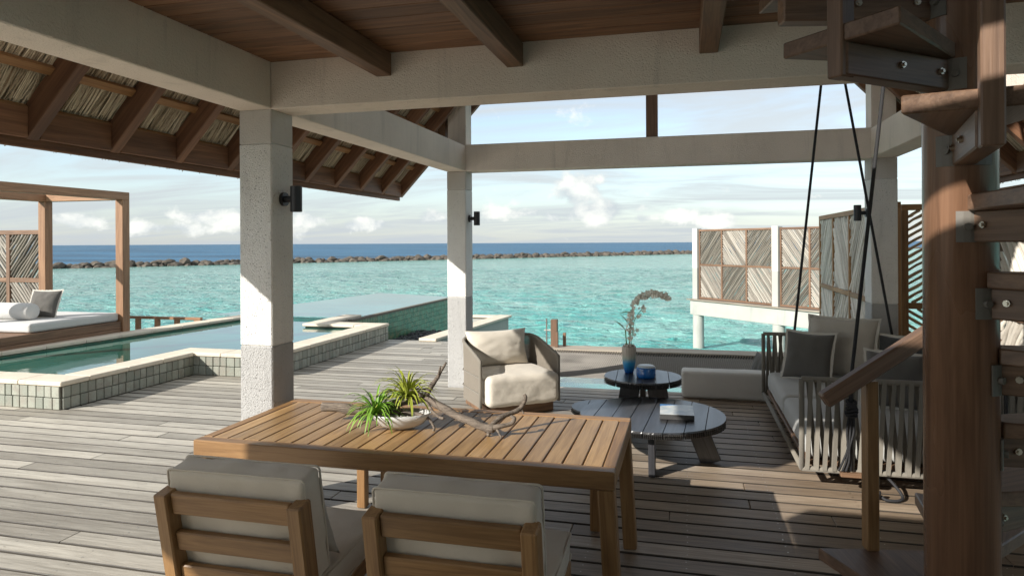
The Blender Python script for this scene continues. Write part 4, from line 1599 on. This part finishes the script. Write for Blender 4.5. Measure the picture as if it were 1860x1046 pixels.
round_table(SC[0], SC[1], SZ, .355, 6, [
    ((-.57, 6.40, 0), (-.50, 6.42, SZ - .06), .18, .05),
    ((-.20, 6.46, 0), (-.27, 6.46, SZ - .06), .18, .05),
    ((-.40, 6.66, 0), (-.40, 6.60, SZ - .06), .05, .16)],
    'smaller, higher round black table carrying the vase', ang=R(3))
round_table(-.72, 6.02, .30, .27, 4, [
    ((-.80, 5.98, 0), (-.80, 5.98, .24), .10, .05), ((-.63, 6.07, 0), (-.63, 6.07, .24), .10, .05)],
    'small low round black table half hidden behind the large one', rim=.05)

# vase, orchid, candle, book
VX, VY = -.53, 6.60
vs = thing('vase', 'ribbed vase fading from sand to deep blue on the small round table', 'vase', (VX, VY, SZ))
mb = MB()
rib = lambda a: .045 * abs(math.sin(a * 9)) - .02
mb.lathe([(.036, 0), (.040, .004), (.047, .03), (.058, .09), (.064, .15), (.066, .22), (.064, .250), (.058, .258), (.052, .25), (.050, .10), (.03, .03)], 108, (0, 0, 0), rib)
mb.build('body', M['vase'], vs, smooth=True, mtx=Matrix.Translation((VX, VY, SZ)))
mb = MB()
for i in range(16):
    a = i * 2.4
    rr = .045 * math.sqrt((i + .5) / 16)
    m = Matrix.Translation((VX + rr * math.cos(a), VY + rr * math.sin(a), SZ + .258 + random.uniform(-.006, .010)))
    bmq = bmesh.new()
    bmesh.ops.create_icosphere(bmq, subdivisions=1, radius=.013)
    mb.add([m @ v.co for v in bmq.verts], [[v.index for v in f.verts] for f in (bmq.verts.index_update(), bmq.faces)[1]])
    bmq.free()
mb.build('pebble_top', M['paper'], vs, smooth=True)

oc = thing('orchid', 'tall white orchid spray arching to the right out of the vase', 'orchid', (VX, VY, SZ + .25))
def curve(pts, sub=6):
    pts = [Vector(p) for p in pts]
    out = []
    for i in range(len(pts) - 1):
        pa, pb, pc, pd = pts[max(i - 1, 0)], pts[i], pts[i + 1], pts[min(i + 2, len(pts) - 1)]
        for j in range(sub):
            t = j / sub
            out.append(.5 * ((2 * pb) + (-pa + pc) * t + (2 * pa - 5 * pb + 4 * pc - pd) * t * t + (-pa + 3 * pb - 3 * pc + pd) * t ** 3))
    return out + [pts[-1]]
z0 = SZ + .25
stem1 = curve([(VX - .02, VY, z0 - .05), (VX - .03, VY, z0 + .12), (VX - .035, VY, z0 + .16)])
stem2 = curve([(VX + .0, VY, z0 - .05), (VX + .012, VY - .01, z0 + .18), (VX + .02, VY, z0 + .33), (VX + .08, VY, z0 + .44), (VX + .19, VY - .01, z0 + .505), (VX + .30, VY - .02, z0 + .50), (VX + .37, VY - .02, z0 + .475)])
stem3 = curve([(VX + .02, VY + .01, z0 - .05), (VX + .03, VY + .02, z0 + .10), (VX + .05, VY + .02, z0 + .24), (VX + .10, VY + .01, z0 + .33), (VX + .15, VY + .01, z0 + .38)])
mb = MB()
mb.tube(stem1, .006, 6)
mb.tube(stem2, [.005 - .003 * i / len(stem2) for i in range(len(stem2))], 6)
mb.tube(stem3, .0035, 6)
mb.build('stem', M['leaf3'], oc, smooth=True)
def oleaf(p, d, ln, wd):
    p, d = Vector(p), Vector(d).normalized()
    sd = Vector((0, 1, .3)).normalized()
    V, F = [], []
    N = 8
    for j in range(N):
        s_ = j / (N - 1)
        w_ = wd * math.sin(math.pi * min(.98, .12 + .88 * s_)) + .001
        V += [p - sd * w_, p + Vector((0, 0, -w_ * .3)), p + sd * w_]
        if j:
            a = (j - 1) * 3
            F += [[a, a + 1, a + 4, a + 3], [a + 1, a + 2, a + 5, a + 4]]
        d = (d + Vector((0, 0, -.10))).normalized()
        p = p + d * ln / (N - 1)
    mb = MB()
    mb.add(V, F)
    mb.build('leaf', M['leaf3'], oc, smooth=True)
oleaf(stem1[-1], (-.75, 0, 1.1), .13, .016)
oleaf((VX + .005, VY, z0 + .20), (-.6, 0, 1.2), .14, .014)
oleaf((VX + .02, VY, z0 + .33), (-1, 0, .25), .11, .013)
oleaf((VX + .005, VY, z0 + .14), (.1, -.2, 1.2), .13, .013)
mb = MB()
def blossom(p, sc):
    nrm_ = Vector((random.uniform(-.6, .6), random.uniform(-1, -.3), random.uniform(-.2, .7))).normalized()
    u_ = nrm_.cross(Vector((0, 0, 1))).normalized()
    w_ = nrm_.cross(u_)
    for q in range(5):
        a = 6.283 * q / 5 + random.uniform(-.2, .2)
        dv = u_ * math.cos(a) + w_ * math.sin(a)
        sv = u_ * -math.sin(a) + w_ * math.cos(a)
        b_ = p + nrm_ * .002
        mb.add([b_, b_ + dv * sc * .55 + sv * sc * .34 + nrm_ * sc * .25, b_ + dv * sc * 1.05 + nrm_ * sc * .1, b_ + dv * sc * .55 - sv * sc * .34 + nrm_ * sc * .25], [[0, 1, 2, 3]])
for i, p in enumerate(stem2):
    if p.z > z0 + .03:
        for q in range(5 if p.x > VX + .06 else 3):
            blossom(p + Vector((random.uniform(-.022, .022), random.uniform(-.025, .01), random.uniform(-.022, .024))), random.uniform(.018, .028))
for p in stem3[6:]:
    blossom(p + Vector((random.uniform(-.03, .04), -.01, random.uniform(-.03, .02))), random.uniform(.016, .024))
tag(mb.build('blossoms', M['petal'], oc), kind='stuff')

cdl = thing('candle_jar', 'wide blue glass candle jar with pale lid beside the vase', 'candle', (-.36, 6.40, SZ))
mb = MB()
mb.lathe([(.080, 0), (.086, .006), (.088, .03), (.088, .085), (.084, .097)], 40, (-.36, 6.40, SZ))
mb.build('glass_jar', M['blueglass'], cdl, smooth=True)
mb = MB()
mb.lathe([(.083, .097), (.082, .104), (.070, .112), (.03, .115)], 40, (-.36, 6.40, SZ))
mb.build('lid', M['wax'], cdl, smooth=True)

bk = thing('book', 'thick coffee-table book with pale blue cover on the large round table', 'book', (-.08, 5.6, BZ))
bmx = Matrix.Translation((-.075, 5.60, BZ)) @ Matrix.Rotation(R(2), 4, 'Z')
local_box('page_block', (-.125, -.165, .005), (.122, .165, .034), M['paper'], bk, bmx, .001)
local_box('cover', (-.13, -.17, .0345), (.13, .17, .039), M['cover'], bk, bmx, .001)
local_box('back_cover', (-.13, -.17, .001), (.13, .17, .0048), M['cover'], bk, bmx, .001)
local_box('spine', (-.13, -.1745, .001), (.13, -.1705, .039), M['charcoal'], bk, bmx, .001)

# low bolster seat at the deck edge
blt = thing('lounge_bolster', 'long pale grey floor bolster along the deck edge behind the tables', 'bolster', (.55, 8.12, 0))
put('cushion', rounded_mesh(.62, .13, .15, .035, .006, .004, 18, 12), M['bolstergrey'], blt, Matrix.Translation((.57, 8.00, .152)))
scatter_pillow('small brown-grey pillow at the end of the floor bolster', M['midgrey'], .34, (.80, 8.35, .0), R(200), R(10), .07, None, seed=21, hy=.46)

# =================================================================== HANGING SOFA
HX0, HX1, HY0, HY1, HB, HT = .79, 2.28, 5.16, 7.60, .15, .78
hs = thing('hanging_sofa', 'swinging sofa of taupe straps with pale seat cushions hung on black ropes', 'sofa', (1.5, 6.4, 0))
def tubeo(name, pts, r, mat, n=10):
    mb = MB()
    mb.tube(pts, r, n)
    return mb.build(name, mat, hs, smooth=True)
TB = .019
HTF = HT + .0
for yv in (HY0, HY1):
    tubeo('end_frame', [(HX0, yv, HB), (HX0, yv, HT)], TB, M['strap'])
    tubeo('end_frame', [(HX0, yv, HT), (HX1, yv, HT)], TB, M['strap'])
    tubeo('end_frame', [(HX0, yv, HB), (HX1, yv, HB)], TB, M['strap'])
    tubeo('end_frame', [(HX1, yv, HB), (HX1, yv, HT)], TB, M['strap'])
tubeo('base_tube', [(HX0, HY0, HB), (HX0, HY1, HB)], TB, M['strap'])
tubeo('base_tube', [(HX1, HY0, HB), (HX1, HY1, HB)], TB, M['strap'])
tubeo('back_tube', [(HX1, HY0, HT), (HX1, HY1, HT)], TB, M['strap'])
def strap_mesh(h, lean):
    mb = MB()
    N = 6
    V, F = [], []
    for j in range(N + 1):
        s_ = j / N
        x = lean * (s_ - .5)
        z = -h / 2 + h * s_
        bow = .010 * math.sin(math.pi * s_)
        tw = lean * 9 * (s_ - .5)
        for (cx_, cy_) in ((-.0145, -.0035), (.0145, -.0035), (.0145, .0035), (-.0145, .0035)):
            V.append((x + cx_ * math.cos(tw) - cy_ * math.sin(tw), -bow * .2 + cx_ * math.sin(tw) + cy_ * math.cos(tw), z))
        if j:
            a = (j - 1) * 4
            for q in range(4):
                r_ = (q + 1) % 4
                F.append([a + q, a + r_, a + 4 + r_, a + 4 + q])
    F += [[3, 2, 1, 0], [N * 4, N * 4 + 1, N * 4 + 2, N * 4 + 3]]
    mb.add(V, F)
    me = mb.mesh('strap')
    me.materials.append(M['strap'])
    return me
hh = HT - HB
smf = [strap_mesh(hh, l) for l in (.035, .020, .05, .028)]
smb = [strap_mesh(hh, l) for l in (-.05, -.03, -.065)]
zc = (HT + HB) / 2
n_ = int((HX1 - HX0) / .058)
for yv, sg in ((HY0, -1), (HY1, 1)):
    for i in range(n_):
        x = HX0 + .045 + i * .058
        put('strap', random.choice(smf), None, hs, Matrix.Translation((x, yv + sg * TB, zc)) @ Matrix.Rotation(random.uniform(-.5, .35), 4, 'Z'))
        put('strap', random.choice(smb), None, hs, Matrix.Translation((x + .025, yv - sg * TB, zc)) @ Matrix.Rotation(random.uniform(-.5, .5), 4, 'Z'))
n_ = int((HY1 - HY0) / .06)
for i in range(n_):
    yv = HY0 + .05 + i * .06
    put('strap', random.choice(smf), None, hs, Matrix.Translation((HX1 + TB, yv, zc)) @ Matrix.Rotation(R(90), 4, 'Z'))
# seat base and three seat cushions
box('seat_board', (HX0 + .03, HY0 + .03, HB + .02), (HX1 - .03, HY1 - .03, HB + .05), M['joist'], hs)
for i in range(2):
    ya, yb = HY0 + .05 + i * 1.17, HY0 + .05 + (i + 1) * 1.17 - .01
    put('seat_cushion', rounded_mesh((HX1 - HX0) / 2 - .04, (yb - ya) / 2, .095, .05, .015, .004, 16, i * 7), M['lightgrey'], hs, Matrix.Translation(((HX0 + HX1) / 2 - .005, (ya + yb) / 2, HB + .15)))
# ropes
RX = 1.47
for yv in (HY0 - .04, HY1 + .04):
    for xb in (1.10, 2.03):
        zb = HB + .02
        xt = RX + (-.03 if xb < RX else .03)
        tubeo('rope', [(xb, yv, zb), (xb, yv, HT), (xt, yv, 4.0)], .0125 if yv < 6 else .0135, M['rope'], 8)
        bar('rope_cleat', (xb - .07, yv, HB - .01), (xb + .12, yv, HB - .01), .05, .03, M['joist'], hs)
# knot and tail strands on the near left rope
mb = MB()
kc = Vector((1.10, HY0 - .055, .60))
for q in range(7):
    zz = kc.z - .045 + q * .015
    ring = [(kc.x + (.033 + .006 * math.sin(q)) * math.cos(t * .7), kc.y + (.026) * math.sin(t * .7), zz + .010 * math.sin(t * .7 + q)) for t in range(10)]
    mb.tube(ring, .0085, 6)
mb.build('knot', M['rope'], hs, smooth=True)
for q in range(3):
    dx = (q - 1) * .014
    mb = MB()
    mb.tube(curve([(kc.x + dx, kc.y, .56), (kc.x - .01 + dx * 1.5, kc.y - .01, .44), (kc.x - .02 + dx * .4, kc.y - .008, .33), (kc.x - .035 + dx * 1.3, kc.y - .005, .24), (kc.x - .06 + dx * 1.6, kc.y, .165)]), .0075, 6)
    mb.build('rope_tail', M['rope'], hs, smooth=True)
# loose rope end on the deck below
lr = thing('rope_end', 'loose black rope end with a knot lying on the deck under the sofa', 'rope', (1.3, 5.05, 0))
mb = MB()
mb.tube(curve([(1.30, 5.30, .14), (1.36, 5.18, .10), (1.41, 5.10, .03), (1.38, 5.05, .012), (1.30, 5.04, .012), (1.27, 5.06, .03)]), .010, 8)
mb.build('cord', M['rope'], lr, smooth=True)
mb = MB()
for q in range(6):
    ring = [(1.235 + .028 * math.cos(t * .75 + q), 5.05 + .022 * math.sin(t * .75 + q), .030 + .012 * math.sin(t * 1.3 + q) + q * .004) for t in range(9)]
    mb.tube(ring, .007, 6)
mb.build('knot', M['rope'], lr, smooth=True)

SZt = HB + .255
scatter_pillow('square charcoal pillow with pale flange at the far end of the hanging sofa', M['midgrey'], .47, (1.12, 7.08, SZt), R(238), R(16), .08, M['trim'], seed=31)
scatter_pillow('large beige linen pillow with frayed flange in the middle of the hanging sofa', M['linen'], .66, (1.45, 7.26, SZt), R(240), R(14), .10, M['trim'], seed=32, hy=.60)
scatter_pillow('black pillow with grey edge at the back corner of the hanging sofa', M['charcoal'], .50, (1.93, 6.98, SZt), R(232), R(14), .08, M['trim'], seed=33, hy=.46)
scatter_pillow('grey-brown pillow lying low behind the near arm of the hanging sofa', M['midgrey'], .52, (1.62, 6.0, SZt), R(245), R(24), .10, M['trim'], seed=34, hy=.47)
scatter_pillow('grey velvet pillow half hidden behind the staircase post on the sofa', M['midgrey'], .48, (1.98, 5.75, SZt), R(235), R(18), .10, None, seed=35, hy=.48)


# =================================================================== SCREENS AND FENCES
def stick_panel(mb, org, ux, w, h, sgn, dia, rnd, nrm, step, slope=1.25):
    """round weathered sticks laid diagonally inside one w x h field; org lower left corner, ux unit along, z up"""
    d = Vector((1, sgn * slope)).normalized()      # in (u, z)
    n2 = Vector((-d.y, d.x))
    cs = [Vector(c) for c in ((0, 0), (w, 0), (0, h), (w, h))]
    lo = min(c.dot(n2) for c in cs)
    hi = max(c.dot(n2) for c in cs)
    s_ = lo + step / 2
    while s_ < hi:
        off = s_ + rnd.uniform(-.12, .12) * step
        base = n2 * off
        ts = []
        t0, t1 = -1e9, 1e9
        for (p, dd, mx) in ((base.x, d.x, w), (base.y, d.y, h)):
            a, b = (0 - p) / dd, (mx - p) / dd
            t0, t1 = max(t0, min(a, b)), min(t1, max(a, b))
        if t1 - t0 > .05:
            pts, rad = [], []
            N = 4
            for j in range(N + 1):
                q = base + d * (t0 + (t1 - t0) * j / N)
                jit = rnd.uniform(-.12, .12) * dia if 0 < j < N else 0
                q = q + n2 * jit
                pts.append(org + ux * q.x + Vector((0, 0, q.y)) + nrm * rnd.uniform(-.012, .012))
                rad.append(dia * .5 * rnd.uniform(.8, 1.15))
            mb.tube(pts, rad, 5, tone=rnd.random(), cap=False)
        s_ += step


def mat_stick(nm='screen_sticks', ca=(0.10, 0.082, 0.064), cb=(0.44, 0.40, 0.345)):
    m, k, p = new_mat(nm)
    at = k.node('ShaderNodeAttribute', attribute_name='tone')
    geo = k.node('ShaderNodeNewGeometry')
    n = k.noise(geo.outputs['Position'], 25, 4, 0.6, 0.5)
    f = k.math('ADD', k.math('MULTIPLY', at.outputs['Fac'], .7), k.math('MULTIPLY', n, .45), clamp=True)
    k.l.new(k.mix(f, ca, cb), p.inputs['Base Color'])
    p.inputs['Roughness'].default_value = .85
    bump(k, p, n, .4, .006)
    return m
M['sticks'] = mat_stick()
M['shadesticks'] = mat_stick('shaded_sticks', (0.055, 0.046, 0.036), (0.25, 0.22, 0.18))
M['palesticks'] = mat_stick('pale_sticks', (0.33, 0.29, 0.24), (0.78, 0.72, 0.63))
M['brownsticks'] = mat_stick('brown_sticks', (0.34, 0.20, 0.10), (0.70, 0.48, 0.28))


def screen(label, p0, p1, z0, z1, cols, zmid, sgn0=1, fw=.055, dia=.046, step=.047, slope=1.25, mat=None, alt=True, fmat=None, group='stick screens round the villa'):
    """timber framed screen with diagonal sticks, cols x 2 fields"""
    p0, p1 = Vector((*p0, 0)), Vector((*p1, 0))
    L_ = (p1 - p0).length
    ux = (p1 - p0) / L_
    nrm_ = Vector((ux.y, -ux.x, 0))
    t = thing('stick_screen', label, 'screen', tuple((p0 + p1) / 2), group)
    rnd = random.Random(hash(label) % 1000 if False else len(label))
    def pt(u, z):
        q = p0 + ux * u
        return (q.x, q.y, z)
    bar('frame_rail', pt(0, z1 - fw / 2), pt(L_, z1 - fw / 2), .07, fw, (fmat or M['frame']), t)
    bar('frame_rail', pt(0, z0 + fw / 2), pt(L_, z0 + fw / 2), .07, fw, (fmat or M['frame']), t)
    cw = L_ / cols
    for i in range(cols + 1):
        u = min(max(i * cw, fw / 2), L_ - fw / 2)
        bar('frame_post', pt(u, z0 + fw + .001), pt(u, z1 - fw - .001), .068, fw, (fmat or M['frame']), t, up=tuple(ux))
    for i in range(cols):
        ua = i * cw + (fw if i == 0 else fw / 2) + .001
        ub = (i + 1) * cw - (fw if i == cols - 1 else fw / 2) - .001
        bar('frame_rail', pt(ua, zmid), pt(ub, zmid), .06, fw, (fmat or M['frame']), t)
        for r_, (a, b) in enumerate(((z0 + fw, zmid - fw / 2), (zmid + fw / 2, z1 - fw))):
            mb = MB()
            sg = sgn0 * (1 if (i * alt + r_) % 2 else -1)
            stick_panel(mb, Vector(pt(ua, a)), ux, ub - ua, b - a, sg, dia, rnd, nrm_, step, slope)
            tag(mb.build('stick_infill', mat or (M['sticks'] if sg < 0 else M['shadesticks']), t, smooth=True, tone=True), kind='stuff')  # darker tint paints the sun's shading onto one diagonal
    return t
FA, FBp = Vector((.34, 21.58)), Vector((2.38, 19.43))
fd = (FBp - FA).normalized()
FC = FBp + fd * 2.96
fence_t = thing('screen_walkway', 'pale concrete beam on round piles carrying stick screens over the lagoon', 'platform', (FA.x, FA.y, SEA))
up0 = Vector((*fd, 0))
bar('edge_beam', (FA.x - fd.x * .15, FA.y - fd.y * .15, -.25), (FC.x, FC.y, -.25), .30, .44, M['pale_concrete'], fence_t, b=.01)
bar('cap', (FA.x - fd.x * .25, FA.y - fd.y * .25, -.012), (FC.x, FC.y, -.012), .42, .03, M['greywood'], fence_t)
for q in (FA + fd * .05, FBp + fd * .05, FC):
    mb = MB()
    mb.lathe([(.165, SEA - .4), (.165, -.47)], 24, (q.x, q.y, 0))
    o = mb.build('pile', M['pale_concrete'], fence_t)
for q in (FA, FBp, FC):
    m_ = q
    bar('screen_post', (q.x, q.y, .004), (q.x, q.y, .95), .20, .20, M['pale_concrete'], fence_t, up=tuple(up0), b=.006)
    bar('screen_post', (q.x, q.y, .95), (q.x, q.y, 2.16), .20, .20, M['pale_paint'], fence_t, up=tuple(up0), b=.006)
screen('stick screen over the water, the outermost one at the left', tuple(FA + fd * .11), tuple(FBp - fd * .11), .02, 2.12, 3, 1.05, 1)
screen('stick screen over the water, right of the second white post', tuple(FBp + fd * .11), tuple(FC - fd * .11), .02, 2.12, 3, 1.05, -1)
screen('brown framed stick screen running away behind the hanging sofa', (2.27, 8.32), (2.27, 12.7), -.02, 2.18, 4, 1.0, 1, .07, .05, .06, mat=M['palesticks'], fmat=M['batten'])
screen('open slatted stick screen right beside the sofa pillar', (2.42, 8.75), (3.32, 8.75), -.02, 2.17, 2, 1.0, 1, .07, .036, .066, .62, M['brownsticks'], False, M['batten'])
screen('stick screen on the far right behind the staircase', (3.02, 8.6), (3.02, 4.2), -.02, 2.10, 5, 1.02, 1, .07, .05, .056, mat=M['palesticks'])
bar('post_beam', (3.02, 4.4, 2.22), (3.02, 8.7, 2.22), .08, .08, M['batten'], pav)
gt = thing('side_platform', 'timber edge beam below the stick screens at the right', 'platform', (2.3, 10, -.3))
bar('edge_beam', (2.27, 8.15, -.17), (2.27, 12.8, -.17), .25, .28, M['pale_concrete'], gt)

# =================================================================== DAY BED (far left)
DX, DY = -9.16, 9.45
db = thing('daybed', 'timber four-post daybed with white mattress beyond the pool', 'daybed', (-10, 8.3, 0))
PB = .15
for (x, yv) in ((DX, DY), (DX - 1.62, DY), (DX, DY - 2.7), (DX - 1.62, DY - 2.7)):
    bar('post', (x, yv, -.05), (x, yv, 2.50), PB, PB, M['daybed'], db, up=(0, 1, 0), b=.006)
for x in (DX, DX - 1.62):
    bar('top_beam', (x, DY + .075, 2.565), (x, DY - 2.8, 2.565), PB, .13, M['daybed'], db, b=.006)
for yv in (DY, DY - 2.7):
    bar('cross_beam', (DX - 1.54, yv, 2.56), (DX - .08, yv, 2.56), PB - .01, .12, M['daybed'], db, b=.006)
for i in range(4):
    bar('side_board', (DX + .03, DY - .09, .065 + i * .118), (DX + .03, DY - 2.58, .065 + i * .118), .03, .112, M['joist'], db)
    bar('side_board', (DX + .01, DY - 2.6, .065 + i * .118), (DX - 1.6, DY - 2.6, .065 + i * .118), .03, .112, M['joist'], db)
box('bed_base', (DX - 1.62, DY - 2.58, .02), (DX + .01, DY - .05, .475), M['joist'], db)
put('mattress', rounded_mesh(.80, .80, .07, .04, .006, .003, 14, 2), M['dbwhite'], db, Matrix.Translation((DX - .80, DY - .88, .55)))
bs_ = thing('bolster_pillow', 'white cylindrical bolster lying on the daybed', 'bolster', (-10, 8.2, .62))
mb = MB()
V = []
mb.tube([(-11.0, 8.15, .75), (-10.98, 8.15, .75), (-10.9, 8.15, .75), (-9.62, 8.15, .75), (-9.55, 8.15, .75), (-9.535, 8.15, .75)], [.08, .115, .13, .13, .118, .09], 28)
mb.build('roll', M['dbwhite'], bs_, smooth=True)
scatter_pillow('dark grey pillow with pale edge leaning behind the daybed bolster', M['midgrey'], .46, (-9.72, 8.42, .62), R(-75), R(25), .09, M['trim'], seed=51)
screen('stick screen standing behind the daybed at the left edge', (-13.6, 9.62), (-10.88, 9.62), -.05, 2.02, 3, 1.13, 1, .08, .05, .056)
rl = thing('low_railing', 'short low timber railing between daybed and pool', 'railing', (-9.9, 11.1, 0))
bar('top_rail', (-10.9, 11.1, .33), (-8.95, 11.1, .33), .07, .05, M['daybed'], rl)
for x in (-10.4, -9.95, -9.5, -9.05):
    bar('rail_post', (x, 11.1, -.25), (x, 11.1, .304), .08, .08, M['daybed'], rl, up=(0, 1, 0))
box('walkway', (-13.5, 9.0, -.35), (-9.0, 11.25, -.08), M['greywood'], rl)

# mooring ladder posts beyond the net
ld = thing('ladder_posts', 'brown timber ladder posts with a thin metal rod beyond the net', 'ladder', (-2.15, 11.3, 0))
bar('post', (-2.16, 11.34, -.4), (-2.16, 11.34, .45), .11, .10, M['frame'], ld, up=(0, 1, 0))
bar('post', (-2.10, 11.22, -.4), (-2.10, 11.22, .25), .055, .055, M['frame'], ld, up=(0, 1, 0))
bar('post', (-1.99, 11.36, -.4), (-1.99, 11.36, .225), .05, .05, M['frame'], ld, up=(0, 1, 0))
mb = MB()
mb.tube([(-2.285, 11.3, -.4), (-2.285, 11.3, .47)], .012, 8)
mb.build('rod', M['steel'], ld)
bar('rod_clamp', (-2.33, 11.3, .27), (-2.2, 11.3, .27), .02, .02, M['pale_concrete'], ld)
